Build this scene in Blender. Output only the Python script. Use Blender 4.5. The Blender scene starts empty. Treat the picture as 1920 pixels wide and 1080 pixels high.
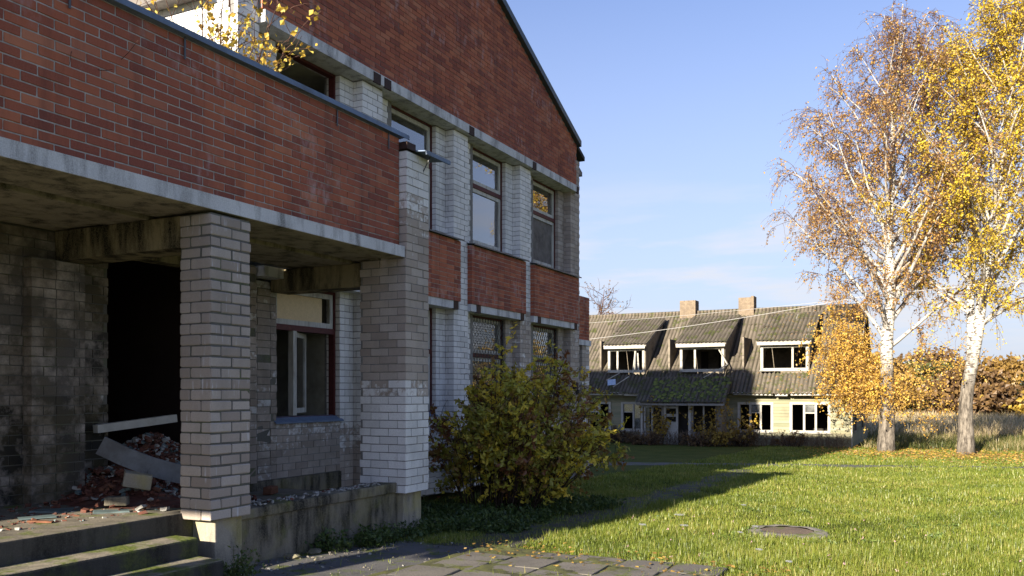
import bpy, math, random
import numpy as np
from mathutils import Vector, Matrix

SC = bpy.context.scene
COL = SC.collection
R = math.radians
random.seed(7)
RNG = np.random.default_rng(11)

# ------------------------------------------------------------------ camera, sky, sun, exposure
EYE = 1.7
cam = bpy.data.cameras.new('camera')
cam.lens = 30.0
cam.sensor_width = 36.0
cam.shift_y = 195.0 / 1920.0
cam.clip_end = 3000
cam_o = bpy.data.objects.new('camera', cam)
cam_o.location = (0, 0, EYE)
cam_o.rotation_euler = (R(90), 0, R(26.71))
COL.objects.link(cam_o)
SC.camera = cam_o

SUN_DIR = Vector((0.125, 1.0, -0.335)).normalized()          # the way the light travels
EL = math.asin(-SUN_DIR.z)
AZ = math.atan2(-SUN_DIR.x, -SUN_DIR.y)
w = bpy.data.worlds.new('World')
SC.world = w
w.use_nodes = True
nt = w.node_tree
bg = nt.nodes['Background']
sky = nt.nodes.new('ShaderNodeTexSky')
sky.sky_type = 'NISHITA'
sky.sun_disc = False
sky.sun_elevation = EL
sky.sun_rotation = AZ
sky.altitude = 50
sky.air_density = 1.0
sky.dust_density = 0.2
sky.ozone_density = 3.0
# thin streaky cloud low over the horizon
tc = nt.nodes.new('ShaderNodeTexCoord')
mp = nt.nodes.new('ShaderNodeMapping')
mp.inputs['Scale'].default_value = (2.6, 2.6, 17.0)
mp.inputs['Location'].default_value = (3.1, 1.7, .4)
nz = nt.nodes.new('ShaderNodeTexNoise')
nz.inputs['Scale'].default_value = 2.1
nz.inputs['Detail'].default_value = 7
nz.inputs['Roughness'].default_value = 0.55
rp = nt.nodes.new('ShaderNodeValToRGB')
rp.color_ramp.elements[0].position = 0.42
rp.color_ramp.elements[0].color = (0, 0, 0, 1)
rp.color_ramp.elements[1].position = 0.62
rp.color_ramp.elements[1].color = (1, 1, 1, 1)
sp = nt.nodes.new('ShaderNodeSeparateXYZ')
band = nt.nodes.new('ShaderNodeValToRGB')
for _ in range(3):
    band.color_ramp.elements.new(.5)
for e, (p_, v_) in zip(band.color_ramp.elements, ((0.0, .25), (.05, .8), (.13, .9), (.19, .45), (.25, 0.0))):
    e.position = p_
    e.color = (v_, v_, v_, 1)
mu = nt.nodes.new('ShaderNodeMath'); mu.operation = 'MULTIPLY'
mx = nt.nodes.new('ShaderNodeMix'); mx.data_type = 'RGBA'
mx.inputs[7].default_value = (2.8, 2.8, 2.95, 1)
L = nt.links.new
L(tc.outputs['Generated'], mp.inputs['Vector'])
L(mp.outputs[0], nz.inputs['Vector'])
L(nz.outputs['Fac'], rp.inputs['Fac'])
L(tc.outputs['Generated'], sp.inputs[0])
L(sp.outputs['Z'], band.inputs['Fac'])
L(rp.outputs['Color'], mu.inputs[0])
L(band.outputs['Color'], mu.inputs[1])
L(mu.outputs[0], mx.inputs[0])
hz = nt.nodes.new('ShaderNodeMix'); hz.data_type = 'RGBA'
hz.inputs[7].default_value = (1.85, 2.12, 2.65, 1)
hb = nt.nodes.new('ShaderNodeValToRGB')
hb.color_ramp.elements[0].position = 0.0
hb.color_ramp.elements[0].color = (.95, .95, .95, 1)
hb.color_ramp.elements[1].position = 0.48
hb.color_ramp.elements[1].color = (0, 0, 0, 1)
L(sp.outputs['Z'], hb.inputs['Fac'])
L(hb.outputs['Color'], hz.inputs[0])
tint = nt.nodes.new('ShaderNodeMix'); tint.data_type = 'RGBA'; tint.blend_type = 'MULTIPLY'
tint.inputs[0].default_value = 1.0
tint.inputs[7].default_value = (.74, .635, .72, 1)
L(sky.outputs[0], tint.inputs[6])
L(tint.outputs[2], hz.inputs[6])
L(hz.outputs[2], mx.inputs[6])
L(mx.outputs[2], bg.inputs['Color'])
bg.inputs['Strength'].default_value = 0.097

sun = bpy.data.lights.new('sun', 'SUN')
sun.energy = 4.7
sun.angle = R(0.55)
sun.color = (1.0, 0.90, 0.74)
sun_o = bpy.data.objects.new('sun', sun)
sun_o.rotation_euler = (-SUN_DIR).to_track_quat('Z', 'Y').to_euler()
sun_o.location = (-10, -30, 30)
COL.objects.link(sun_o)

SC.view_settings.view_transform = 'Standard'
SC.view_settings.look = 'None'
SC.view_settings.exposure = 1.65
SC.view_settings.gamma = 1.0
SC.cycles.use_denoising = True
SC.cycles.max_bounces = 6
SC.cycles.transparent_max_bounces = 12
SC.cycles.sample_clamp_indirect = 6

# ------------------------------------------------------------------ node material helpers
class G:
    def __init__(s, name):
        s.m = bpy.data.materials.new(name)
        s.m.use_nodes = True
        s.t = s.m.node_tree
        s.b = s.t.nodes['Principled BSDF']
        s.out = s.t.nodes['Material Output']
        s._pos = None

    def n(s, t):
        return s.t.nodes.new(t)

    def l(s, a, b):
        s.t.links.new(a, b)

    def put(s, sock, v):
        if isinstance(v, (int, float)):
            sock.default_value = v
        elif isinstance(v, (tuple, list)):
            sock.default_value = tuple(v) + ((1,) if len(v) == 3 and sock.type == 'RGBA' else ())
        else:
            s.l(v, sock)

    def pos(s, scale=None):
        if s._pos is None:
            s._pos = s.n('ShaderNodeNewGeometry')
        if scale is None:
            return s._pos.outputs['Position']
        m = s.n('ShaderNodeMapping')
        m.inputs['Scale'].default_value = scale
        s.l(s._pos.outputs['Position'], m.inputs['Vector'])
        return m.outputs[0]

    def noise(s, scale, detail=4, rough=0.55, vec=None, dist=0.0):
        n = s.n('ShaderNodeTexNoise')
        n.inputs['Scale'].default_value = scale
        n.inputs['Detail'].default_value = detail
        n.inputs['Roughness'].default_value = rough
        n.inputs['Distortion'].default_value = dist
        s.l(vec if vec is not None else s.pos(), n.inputs['Vector'])
        return n.outputs['Fac']

    def ramp(s, fac, stops):
        r = s.n('ShaderNodeValToRGB')
        e = r.color_ramp.elements
        while len(e) < len(stops):
            e.new(0.5)
        for i, (p, c) in enumerate(stops):
            e[i].position = p
            e[i].color = tuple(c) + (1,) if isinstance(c, (tuple, list)) else (c, c, c, 1)
        s.l(fac, r.inputs['Fac'])
        return r.outputs['Color']

    def mix(s, fac, a, b, blend='MIX'):
        m = s.n('ShaderNodeMix')
        m.data_type = 'RGBA'
        m.blend_type = blend
        s.put(m.inputs[0], fac)
        s.put(m.inputs[6], a)
        s.put(m.inputs[7], b)
        return m.outputs[2]

    def math(s, op, a, b=None):
        m = s.n('ShaderNodeMath')
        m.operation = op
        m.use_clamp = False
        s.put(m.inputs[0], a)
        if b is not None:
            s.put(m.inputs[1], b)
        return m.outputs[0]

    def attr(s, name):
        a = s.n('ShaderNodeAttribute')
        a.attribute_name = name
        return a.outputs['Fac']

    def objrnd(s):
        return s.n('ShaderNodeObjectInfo').outputs['Random']

    def bump(s, h, strength=0.3, dist=0.01):
        b = s.n('ShaderNodeBump')
        b.inputs['Strength'].default_value = strength
        b.inputs['Distance'].default_value = dist
        s.l(h, b.inputs['Height'])
        s.l(b.outputs[0], s.b.inputs['Normal'])

    def normal_z(s):
        g = s.n('ShaderNodeNewGeometry')
        p = s.n('ShaderNodeSeparateXYZ')
        s.l(g.outputs['Normal'], p.inputs[0])
        return p.outputs['Z']

    def done(s, color, rough=0.9, spec=0.25):
        s.put(s.b.inputs['Base Color'], color)
        s.put(s.b.inputs['Roughness'], rough)
        s.b.inputs['Specular IOR Level'].default_value = spec
        return s.m


def red_brick_mat(name, from_attr):
    g = G(name)
    r = g.attr('rnd') if from_attr else g.objrnd()
    c = g.ramp(r, [(0.0, (.20, .06, .04)), (.2, (.29, .085, .05)), (.5, (.39, .118, .06)), (.85, (.46, .15, .072)), (1, (.48, .19, .105))])
    big = g.noise(0.7, 5)
    c = g.mix(g.ramp(big, [(.42, 0.0), (.68, 0.55)]), c, (.20, .06, .05))
    c = g.mix(g.ramp(g.noise(70, 3), [(.3, .0), (.75, .35)]), c, (.42, .15, .10))
    c = g.mix(g.ramp(g.noise(4.5, 6, .65, g.pos((1, 1, .09))), [(.50, 0.0), (.74, .6)]), c, (.10, .045, .04))
    eff = g.math('MULTIPLY', g.ramp(g.noise(1.3, 4), [(.50, 0.0), (.64, 1.0)]), g.ramp(g.noise(9, 6, .65, g.pos((1, 1, .45))), [(.50, 0.0), (.74, .7)]))
    c = g.mix(eff, c, (.52, .42, .42))
    g.bump(g.noise(110, 4), 0.35, 0.004)
    return g.done(c, 0.88)


def white_brick_mat(name, from_attr, pnt=0.5, soot_shade=0.0, drips=0.0):
    g = G(name)
    if from_attr:
        r, p, so = g.attr('rnd'), g.attr('pnt'), g.attr('soot_shade')
    else:
        r, p, so = g.objrnd(), None, None
    bare = g.ramp(r, [(0, (.345, .285, .24)), (.5, (.43, .365, .31)), (1, (.50, .435, .38))])
    paint = g.ramp(r, [(0, (.70, .69, .67)), (.5, (.80, .79, .77)), (1, (.85, .84, .82))])
    pn = g.noise(14, 5, .65)
    if p is not None:
        f = g.math('ADD', p, g.math('MULTIPLY', g.math('SUBTRACT', pn, .5), 1.1))
        f = g.ramp(f, [(.42, 0.0), (.58, 1.0)])
    else:
        f = g.ramp(g.math('ADD', pn, pnt - .5), [(.5, 0.0), (.62, 1.0)])
    c = g.mix(f, bare, paint)
    c = g.mix(g.ramp(g.noise(2.2, 6, .6, g.pos((1, 1, .4))), [(.48, 0.0), (.75, .38)]), c, (.16, .15, .13))
    c = g.mix(g.ramp(g.noise(85, 3), [(.35, 0.0), (.8, .3)]), c, (.2, .18, .16))
    if drips:
        d = g.math('MULTIPLY', g.ramp(g.noise(26, 4, .6, g.pos((1, 1, .07))), [(.57, 0.0), (.66, 1.0)]), g.ramp(g.noise(3.1, 4), [(.5, 0.0), (.62, drips)]))
        c = g.mix(d, c, (.62, .62, .64))
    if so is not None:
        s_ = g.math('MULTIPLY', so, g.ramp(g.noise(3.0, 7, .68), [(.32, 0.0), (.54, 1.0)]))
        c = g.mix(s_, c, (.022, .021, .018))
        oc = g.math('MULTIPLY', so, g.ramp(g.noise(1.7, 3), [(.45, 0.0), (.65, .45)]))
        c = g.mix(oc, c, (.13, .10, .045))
    g.bump(g.noise(60, 5), 0.4, 0.006)
    return g.done(c, 0.92)


def concrete_mat(name, base, dark=(.05, .048, .042), stain=.5, moss=0.0, lo=.50, grain=90, lichen=0.0, sunlit_top=0.0):
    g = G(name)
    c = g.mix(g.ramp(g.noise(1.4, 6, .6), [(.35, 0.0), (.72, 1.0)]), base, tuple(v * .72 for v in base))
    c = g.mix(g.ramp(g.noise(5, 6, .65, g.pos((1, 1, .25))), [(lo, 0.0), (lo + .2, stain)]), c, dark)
    c = g.mix(g.ramp(g.noise(grain, 3), [(.4, 0.0), (.75, .35)]), c, tuple(min(1, v * 1.5) for v in base))
    if sunlit_top:
        c = g.mix(g.math('MULTIPLY', g.ramp(g.normal_z(), [(.6, 0.0), (.9, sunlit_top)]), g.ramp(g.noise(6, 6, .7), [(.3, .3), (.6, 1.0)])), c, (.36, .31, .23))  # upward faces made paler, sunlight on treads and floor put into colour
    if moss:
        up = g.ramp(g.normal_z(), [(.2, .35), (.8, 1.0)])
        mfac = g.math('MULTIPLY', up, g.ramp(g.noise(3.2, 6, .65), [(.60 - .2 * moss, 0.0), (.72 - .2 * moss, 1.0)]))
        c = g.mix(mfac, c, g.ramp(g.noise(40, 3), [(.3, (.05, .07, .012)), (.7, (.16, .19, .03))]))
    if lichen:
        c = g.mix(g.ramp(g.noise(2.4, 5), [(.48, 0.0), (.62, lichen)]), c, (.42, .36, .07))
    g.bump(g.noise(45, 6, .65), .5, .01)
    return g.done(c, .93)


def plain_mat(name, base, var=.25, scale=12, rough=.7, spec=.3, bump=.15, stretch=None, dirt=None, metallic=0.0):
    g = G(name)
    v = g.pos(stretch) if stretch else g.pos()
    c = g.mix(g.ramp(g.noise(scale, 5, .6, v), [(.3, 0.0), (.75, 1.0)]), base, tuple(x * (1 - var) for x in base))
    if dirt:
        c = g.mix(g.ramp(g.noise(scale * .45, 6, .65, v), [(.5, 0.0), (.68, .85)]), c, dirt)
    if bump:
        g.bump(g.noise(scale * 3, 4, .6, v), bump, .006)
    g.b.inputs['Metallic'].default_value = metallic
    return g.done(c, rough, spec)


def leaf_mat(name, stops, trans=.35, rough=.6):
    g = G(name)
    c = g.ramp(g.attr('rnd'), stops)
    d = g.n('ShaderNodeBsdfDiffuse')
    t = g.n('ShaderNodeBsdfTranslucent')
    gl = g.n('ShaderNodeBsdfGlossy')
    gl.inputs['Roughness'].default_value = .45
    m = g.n('ShaderNodeMixShader')
    m2 = g.n('ShaderNodeMixShader')
    m.inputs[0].default_value = trans
    m2.inputs[0].default_value = .035
    g.l(c, d.inputs['Color'])
    g.l(c, t.inputs['Color'])
    g.l(d.outputs[0], m.inputs[1])
    g.l(t.outputs[0], m.inputs[2])
    g.l(m.outputs[0], m2.inputs[1])
    g.l(gl.outputs[0], m2.inputs[2])
    g.l(m2.outputs[0], g.out.inputs['Surface'])
    return g.m


def glass_mat(name, tint=(.9, .95, 1.0), dusty=.12, refl=1.0):
    g = G(name)
    fr = g.n('ShaderNodeFresnel')
    fr.inputs['IOR'].default_value = 1.75
    tr = g.n('ShaderNodeBsdfTransparent')
    tr.inputs['Color'].default_value = tuple(v * .82 for v in tint) + (1,)
    gl = g.n('ShaderNodeBsdfGlossy')
    gl.inputs['Roughness'].default_value = .012
    nb = g.n('ShaderNodeBump')
    nb.inputs['Strength'].default_value = .06
    nb.inputs['Distance'].default_value = .02
    g.l(g.noise(1.3, 2), nb.inputs['Height'])
    g.l(nb.outputs[0], gl.inputs['Normal'])
    df = g.n('ShaderNodeBsdfDiffuse')
    df.inputs['Color'].default_value = (.4, .4, .38, 1)
    m = g.n('ShaderNodeMixShader')
    m2 = g.n('ShaderNodeMixShader')
    g.l(g.math('MULTIPLY', fr.outputs[0], refl), m.inputs[0])
    g.l(tr.outputs[0], m.inputs[1])
    g.l(gl.outputs[0], m.inputs[2])
    g.l(g.ramp(g.noise(3, 5), [(.4, dusty * .4), (.75, dusty * 1.6)]), m2.inputs[0])
    g.l(m.outputs[0], m2.inputs[1])
    g.l(df.outputs[0], m2.inputs[2])
    g.l(m2.outputs[0], g.out.inputs['Surface'])
    return g.m


M = {}
M['red_a'] = red_brick_mat('red_brick_joined', True)
M['red_o'] = red_brick_mat('red_brick_single', False)
M['white_a'] = white_brick_mat('silicate_brick_joined', True)
M['white_o'] = white_brick_mat('silicate_brick_single', False, pnt=.28, drips=.85)
M['mortar_light'] = plain_mat('pale_mortar', (.50, .465, .42), .5, 14, .95, .1, .3)
M['mortar_dark'] = concrete_mat('dark_mortar', (.13, .125, .11), stain=.5, moss=.45)
M['mortar_mid'] = plain_mat('grey_mortar', (.26, .25, .235), .4, 25, .95, .1, .3)
M['slab_edge'] = concrete_mat('painted_concrete', (.62, .62, .62), dark=(.13, .125, .12), stain=.85, lo=.47)
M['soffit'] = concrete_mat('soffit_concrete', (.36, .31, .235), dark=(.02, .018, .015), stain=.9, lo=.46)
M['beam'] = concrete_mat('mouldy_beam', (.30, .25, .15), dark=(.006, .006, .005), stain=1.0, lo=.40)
M['found'] = concrete_mat('foundation_concrete', (.21, .185, .14), dark=(.012, .012, .010), stain=1.0, moss=.2, lo=.42, lichen=.12)
M['plinth'] = concrete_mat('plinth_concrete', (.34, .305, .245), dark=(.05, .046, .04), stain=.8, lo=.46, lichen=.35)
M['step'] = concrete_mat('step_concrete', (.055, .052, .046), dark=(.010, .010, .009), stain=.95, moss=.72, lo=.44, sunlit_top=.75)
M['floor'] = concrete_mat('porch_concrete', (.075, .07, .06), dark=(.012, .012, .010), stain=.9, moss=.35, lo=.44, sunlit_top=.5)
M['coping'] = plain_mat('blue_grey_sheet_metal', (.17, .23, .33), .3, 5, .62, .35, .1, dirt=(.10, .12, .15), metallic=.15)
M['capmetal'] = plain_mat('dull_sheet_metal', (.10, .105, .115), .35, 6, .5, .5, .1, metallic=.3)
M['frame_red'] = plain_mat('oxblood_frame_paint', (.10, .022, .02), .4, 18, .6, .3, .2)
M['frame_white'] = plain_mat('weathered_white_paint', (.56, .55, .50), .3, 22, .65, .3, .25, stretch=(1, 1, .2), dirt=(.26, .24, .20))
M['brown_steel'] = plain_mat('rusty_steel', (.055, .03, .024), .4, 25, .75, .3, .3)
M['glass'] = glass_mat('window_glass', dusty=.05, refl=2.8)
M['glass_dusty'] = glass_mat('dusty_glass', dusty=.3, refl=2.6)
M['plaster'] = plain_mat('room_plaster', (.42, .40, .32), .25, 3, .95, .1, .1, dirt=(.22, .21, .17))
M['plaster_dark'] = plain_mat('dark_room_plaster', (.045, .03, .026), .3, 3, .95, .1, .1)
M['board'] = plain_mat('grey_fibreboard', (.20, .18, .165), .45, 7, .85, .2, .1, dirt=(.09, .08, .075))
M['beige'] = plain_mat('beige_board', (.75, .58, .34), .18, 35, .85, .2, .5)
M['roof_felt'] = plain_mat('roof_felt', (.06, .06, .06), .3, 8, .9, .2, .3)
M['verge'] = plain_mat('dark_green_blue_verge', (.07, .095, .11), .3, 6, .5, .4, .1, metallic=.2)
M['wire'] = plain_mat('grille_steel', (.035, .035, .035), .3, 20, .6, .4, 0)

# ------------------------------------------------------------------ object helpers
def link(o, parent=None):
    COL.objects.link(o)
    if parent is not None:
        o.parent = parent
        o.matrix_parent_inverse = world_of(parent).inverted()
    return o


def world_of(o):
    m = o.matrix_basis.copy()
    if o.parent is not None:
        m = world_of(o.parent) @ o.matrix_parent_inverse @ m
    return m


def tag(o, label=None, cat=None, group=None, kind=None):
    if label: o['label'] = label
    if cat: o['category'] = cat
    if group: o['group'] = group
    if kind: o['kind'] = kind
    return o


def thing(name, loc, label, cat, group=None):
    o = bpy.data.objects.new(name, None)
    o.location = loc
    o.empty_display_size = .3
    link(o)
    return tag(o, label, cat, group)


def np_mesh(name, v, f, mats, matidx=None, attrs=None, smooth=False):
    """v (N,3), f (M,k) numpy arrays"""
    me = bpy.data.meshes.new(name)
    v = np.asarray(v, dtype=np.float32)
    f = np.asarray(f, dtype=np.int32)
    k = f.shape[1]
    me.vertices.add(len(v))
    me.vertices.foreach_set('co', v.ravel())
    me.loops.add(f.size)
    me.loops.foreach_set('vertex_index', f.ravel())
    me.polygons.add(len(f))
    me.polygons.foreach_set('loop_start', np.arange(0, f.size, k, dtype=np.int32))
    me.polygons.foreach_set('loop_total', np.full(len(f), k, dtype=np.int32))
    for m in mats:
        me.materials.append(m)
    if matidx is not None:
        me.polygons.foreach_set('material_index', np.asarray(matidx, dtype=np.int32))
    me.polygons.foreach_set('use_smooth', np.full(len(f), bool(smooth)))
    me.update(calc_edges=True)
    for an, arr in (attrs or {}).items():
        a = me.attributes.new(an, 'FLOAT', 'FACE')
        a.data.foreach_set('value', np.asarray(arr, dtype=np.float32))
    return me


def np_obj(name, v, f, mats, parent=None, **kw):
    return link(bpy.data.objects.new(name, np_mesh(name, v, f, mats, **kw)), parent)


class MB:
    """collects faces in world space, builds one mesh object"""
    def __init__(s):
        s.v, s.f, s.mi = [], [], []

    def face(s, pts, mi=0):
        b = len(s.v)
        s.v += [tuple(p) for p in pts]
        s.f.append(tuple(range(b, b + len(pts))))
        s.mi.append(mi)
        return s

    def box(s, x0, x1, y0, y1, z0, z1, mi=0, jit=0.0, mat=None):
        P = [(x0, y0, z0), (x1, y0, z0), (x1, y1, z0), (x0, y1, z0), (x0, y0, z1), (x1, y0, z1), (x1, y1, z1), (x0, y1, z1)]
        if jit:
            P = [tuple(c + random.uniform(-jit, jit) for c in p) for p in P]
        if mat is not None:
            P = [tuple(mat @ Vector(p)) for p in P]
        b = len(s.v)
        s.v += P
        for q in ((0, 3, 2, 1), (4, 5, 6, 7), (0, 1, 5, 4), (1, 2, 6, 5), (2, 3, 7, 6), (3, 0, 4, 7)):
            s.f.append(tuple(b + i for i in q))
            s.mi.append(mi)
        return s

    def bar(s, a, b, wd, th, up=(0, 0, 1), mi=0):
        a, b = Vector(a), Vector(b)
        d = (b - a)
        ln = d.length
        d.normalize()
        side = d.cross(Vector(up))
        if side.length < 1e-4:
            side = d.cross(Vector((1, 0, 0)))
        side.normalize()
        u = side.cross(d)
        m = Matrix((side, d, u)).transposed().to_4x4()
        m.translation = a
        return s.box(-wd / 2, wd / 2, 0, ln, -th / 2, th / 2, mi, mat=m)

    def prism(s, poly, axis, a, b, mi=0):
        """extrude polygon of 2-d points along axis (0=x: points are (y,z); 1=y: points are (x,z); 2=z: points are (x,y))"""
        def P(p, t):
            return {0: (t, p[0], p[1]), 1: (p[0], t, p[1]), 2: (p[0], p[1], t)}[axis]
        n = len(poly)
        base = len(s.v)
        s.v += [P(p, a) for p in poly] + [P(p, b) for p in poly]
        s.f.append(tuple(base + i for i in range(n)))
        s.f.append(tuple(base + n + i for i in reversed(range(n))))
        s.mi += [mi, mi]
        for i in range(n):
            j = (i + 1) % n
            s.f.append((base + i, base + n + i, base + n + j, base + j))
            s.mi.append(mi)
        return s

    def tube(s, pts, rad, n=6, mi=0, cap=True):
        pts = [Vector(p) for p in pts]
        if isinstance(rad, (int, float)):
            rad = [rad] * len(pts)
        base = len(s.v)
        ref = None
        for i, p in enumerate(pts):
            d = (pts[min(i + 1, len(pts) - 1)] - pts[max(i - 1, 0)]).normalized()
            if ref is None:
                ref = d.orthogonal().normalized()
            ref = (ref - d * ref.dot(d))
            ref = ref.normalized() if ref.length > 1e-5 else d.orthogonal().normalized()
            bi = d.cross(ref)
            for k in range(n):
                a = 2 * math.pi * k / n
                s.v.append(tuple(p + (ref * math.cos(a) + bi * math.sin(a)) * rad[i]))
        for i in range(len(pts) - 1):
            for k in range(n):
                a, b = base + i * n + k, base + i * n + (k + 1) % n
                s.f.append((a, b, b + n, a + n))
                s.mi.append(mi)
        if cap:
            s.f.append(tuple(base + k for k in reversed(range(n))))
            s.f.append(tuple(base + (len(pts) - 1) * n + k for k in range(n)))
            s.mi += [mi, mi]
        return s

    def build(s, name, mats, parent=None, smooth=False, bevel=0.0):
        me = bpy.data.meshes.new(name)
        me.from_pydata(s.v, [], s.f)
        if not isinstance(mats, (list, tuple)):
            mats = [mats]
        for m in mats:
            me.materials.append(m)
        me.polygons.foreach_set('material_index', s.mi)
        if smooth:
            me.polygons.foreach_set('use_smooth', [True] * len(s.f))
        me.update()
        o = link(bpy.data.objects.new(name, me), parent)
        if bevel:
            b = o.modifiers.new('bevel', 'BEVEL')
            b.width = bevel
            b.segments = 2
            b.limit_method = 'ANGLE'
        return o


def vnoise(x, y, s=0):
    """cheap smooth value noise, numpy friendly"""
    return (np.sin(x * 1.7 + s) * np.cos(y * 1.3 - s * .7) + .5 * np.sin(x * 3.9 - y * 2.6 + s * 2.1) + .35 * np.cos(x * 7.3 + y * 6.1 + s)) / 1.85


GY = [-400, 0, 5, 9, 26, 34, 42, 60, 400, 1500]
GZ = [.15, .12, .10, -.08, -.66, -.88, -1.03, -1.15, -1.2, -1.2]


def gz(x, y):
    z = np.interp(y, GY, GZ)
    return z + .018 * vnoise(np.asarray(x) * .9, np.asarray(y) * .9) * (np.asarray(y) < 80)

# ------------------------------------------------------------------ the ground
def ground_material():
    g = G('lawn_soil')
    sp_ = g.n('ShaderNodeSeparateXYZ')
    g.l(g.pos(), sp_.inputs[0])
    lawn = g.mix(g.ramp(g.noise(1.1, 5), [(.35, 0.0), (.7, 1.0)]), (.07, .095, .018), (.12, .125, .03))
    lawn = g.mix(g.ramp(g.noise(22, 4), [(.45, 0.0), (.7, .8)]), lawn, (.05, .04, .02))
    straw = g.mix(g.ramp(g.noise(.25, 5, .6, g.pos((1, .3, 1))), [(.4, 0.0), (.62, 1.0)]), (.30, .235, .125), (.17, .155, .06))
    far = g.math('ADD', sp_.outputs['Y'], g.math('MULTIPLY', g.noise(.22, 4), 10.0))
    f = g.ramp(g.math('DIVIDE', far, 100.0), [(.57, 0.0), (.66, 1.0)])
    g.bump(g.noise(30, 5), .6, .03)
    return g.done(g.mix(f, lawn, straw), 1.0, .05)


M['ground'] = ground_material()
gx = np.concatenate([[-1500, -700, -300, -120, -60, -35, -24], np.arange(-18, 18.01, .45), [24, 35, 60, 120, 300, 700, 1500]])
gy = np.concatenate([[-900, -300, -100, -40, -15], np.arange(-6, 60.01, .45), [66, 75, 90, 120, 180, 300, 600, 1500]])
X, Y = np.meshgrid(gx, gy)
V = np.stack([X, Y, gz(X, Y)], -1).reshape(-1, 3)
nx = len(gx)
ii, jj = np.meshgrid(np.arange(len(gy) - 1), np.arange(nx - 1), indexing='ij')
a = (ii * nx + jj).ravel()
ground = np_obj('ground', V, np.stack([a, a + 1, a + nx + 1, a + nx], 1), [M['ground']], smooth=True)
tag(ground, 'sloping green lawn running into a straw coloured field', None, None, 'structure')

M['asphalt'] = concrete_mat('old_asphalt', (.125, .12, .115), dark=(.03, .03, .03), stain=.4, moss=.35, grain=160)
M['path'] = concrete_mat('worn_path', (.075, .068, .058), dark=(.035, .033, .03), stain=.5, moss=.55, grain=140)
M['paver'] = concrete_mat('paving_slab', (.16, .145, .125), dark=(.05, .047, .04), stain=.5, moss=.25)


def strip_sheet(name, pts, width, lift, mat, seed=0, rag=.12, step=.25):
    """a path along a polyline, lying on the ground, with uneven edges"""
    pts = [np.array(p, float) for p in pts]
    out = []
    for a_, b_ in zip(pts[:-1], pts[1:]):
        n_ = max(2, int(np.linalg.norm(b_ - a_) / step))
        for k in range(n_):
            out.append(a_ + (b_ - a_) * k / n_)
    out.append(pts[-1])
    out = np.array(out)
    d = np.gradient(out, axis=0)
    d /= np.linalg.norm(d, axis=1)[:, None]
    nrm = np.stack([d[:, 1], -d[:, 0]], 1)
    cols = 7
    vs = []
    s_ = np.arange(len(out)) * step
    for c_ in range(cols):
        u = (c_ / (cols - 1) - .5) * width
        wob = rag * vnoise(s_ * 1.1, s_ * .7, seed + 3 * (c_ > 3)) * (abs(u) / (width / 2))
        p = out + nrm * (u + np.sign(u) * wob)[:, None]
        vs.append(np.column_stack([p, gz(p[:, 0], p[:, 1]) + lift - (.02 if c_ in (0, cols - 1) else 0)]))
    vs = np.array(vs).transpose(1, 0, 2).reshape(-1, 3)
    i_, j_ = np.meshgrid(np.arange(len(out) - 1), np.arange(cols - 1), indexing='ij')
    a_ = (i_ * cols + j_).ravel()
    return np_obj(name, vs, np.stack([a_, a_ + 1, a_ + cols + 1, a_ + cols], 1), [mat], smooth=True)


yard = strip_sheet('paved_yard', [(-4.1, -6), (-4.1, 8.35)], 4.2, .012, M['asphalt'], 1, .08)
tag(yard, None, None, None, 'structure')
foot = strip_sheet('worn_footpath', [(-4.75, 8.2), (-4.8, 14), (-5.0, 20), (-5.3, 26.5)], 1.05, .012, M['path'], 5, .2)
tag(foot, None, None, None, 'structure')
cross = strip_sheet('asphalt_path', [(-22, 21.2), (-9.4, 27.3), (2.5, 33.4), (16, 40.5)], 1.75, .016, M['asphalt'], 9, .2)
tag(cross, None, None, None, 'structure')
M['moss_bed'] = concrete_mat('moss_between_slabs', (.13, .135, .04), dark=(.055, .05, .035), stain=.9, lo=.42)
mxs, mys = np.linspace(-4.5, -1.85, 64), np.linspace(5.15, 8.4, 80)
MX, MY = np.meshgrid(mxs, mys)
mv_ = np.stack([MX, MY, gz(MX, MY) + .038 + .011 * vnoise(MX * 5, MY * 5) + .006 * vnoise(MX * 13, MY * 12, 3)], -1).reshape(-1, 3)
i_, j_ = np.meshgrid(np.arange(79), np.arange(63), indexing='ij')
a_ = (i_ * 64 + j_).ravel()
np_obj('joint_moss', mv_, np.stack([a_, a_ + 1, a_ + 65, a_ + 64], 1), [M['moss_bed']], yard, smooth=True)
for i in range(5):
    for j in range(6):
        cx, cy = -4.15 + .52 * i + random.uniform(-.012, .012), 5.45 + .52 * j + random.uniform(-.012, .012)
        if j == 5 and i < 1:
            continue
        m = MB()
        zt = float(gz(cx, cy)) + .045 + random.uniform(-.008, .008)
        rot = Matrix.Translation((cx, cy, zt)) @ Matrix.Rotation(random.uniform(-.02, .02), 4, 'Z') @ Matrix.Rotation(random.uniform(-.02, .02), 4, 'X')
        m.box(-.240, .240, -.240, .240, -.06, 0, jit=.010, mat=rot)
        m.build('paving_slab', M['paver'], yard, bevel=.008)

# ------------------------------------------------------------------ brickwork collector (all axis aligned)
SINGLE_LIMIT = 300
BR = []      # cx, cy, cz, hx, hy, hz, red?, pnt, soot, single-parent key


def brick(x0, x1, y0, y1, z0, z1, red, pnt=.5, soot_shade=0.0, key=None):
    BR.append((x0, x1, y0, y1, z0, z1, 1 if red else 0, pnt, soot_shade, key))


def cut_row(a, b, off, ln=.25, j=.01):
    """split [a,b] in bricks of length ln with joints j, first cut at offset off"""
    out = []
    p = a - off
    while p < b - .02:
        q0, q1 = max(p, a), min(p + ln, b)
        if q1 - q0 > .045:
            out.append((q0, q1))
        p += ln + j
    return out


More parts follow.
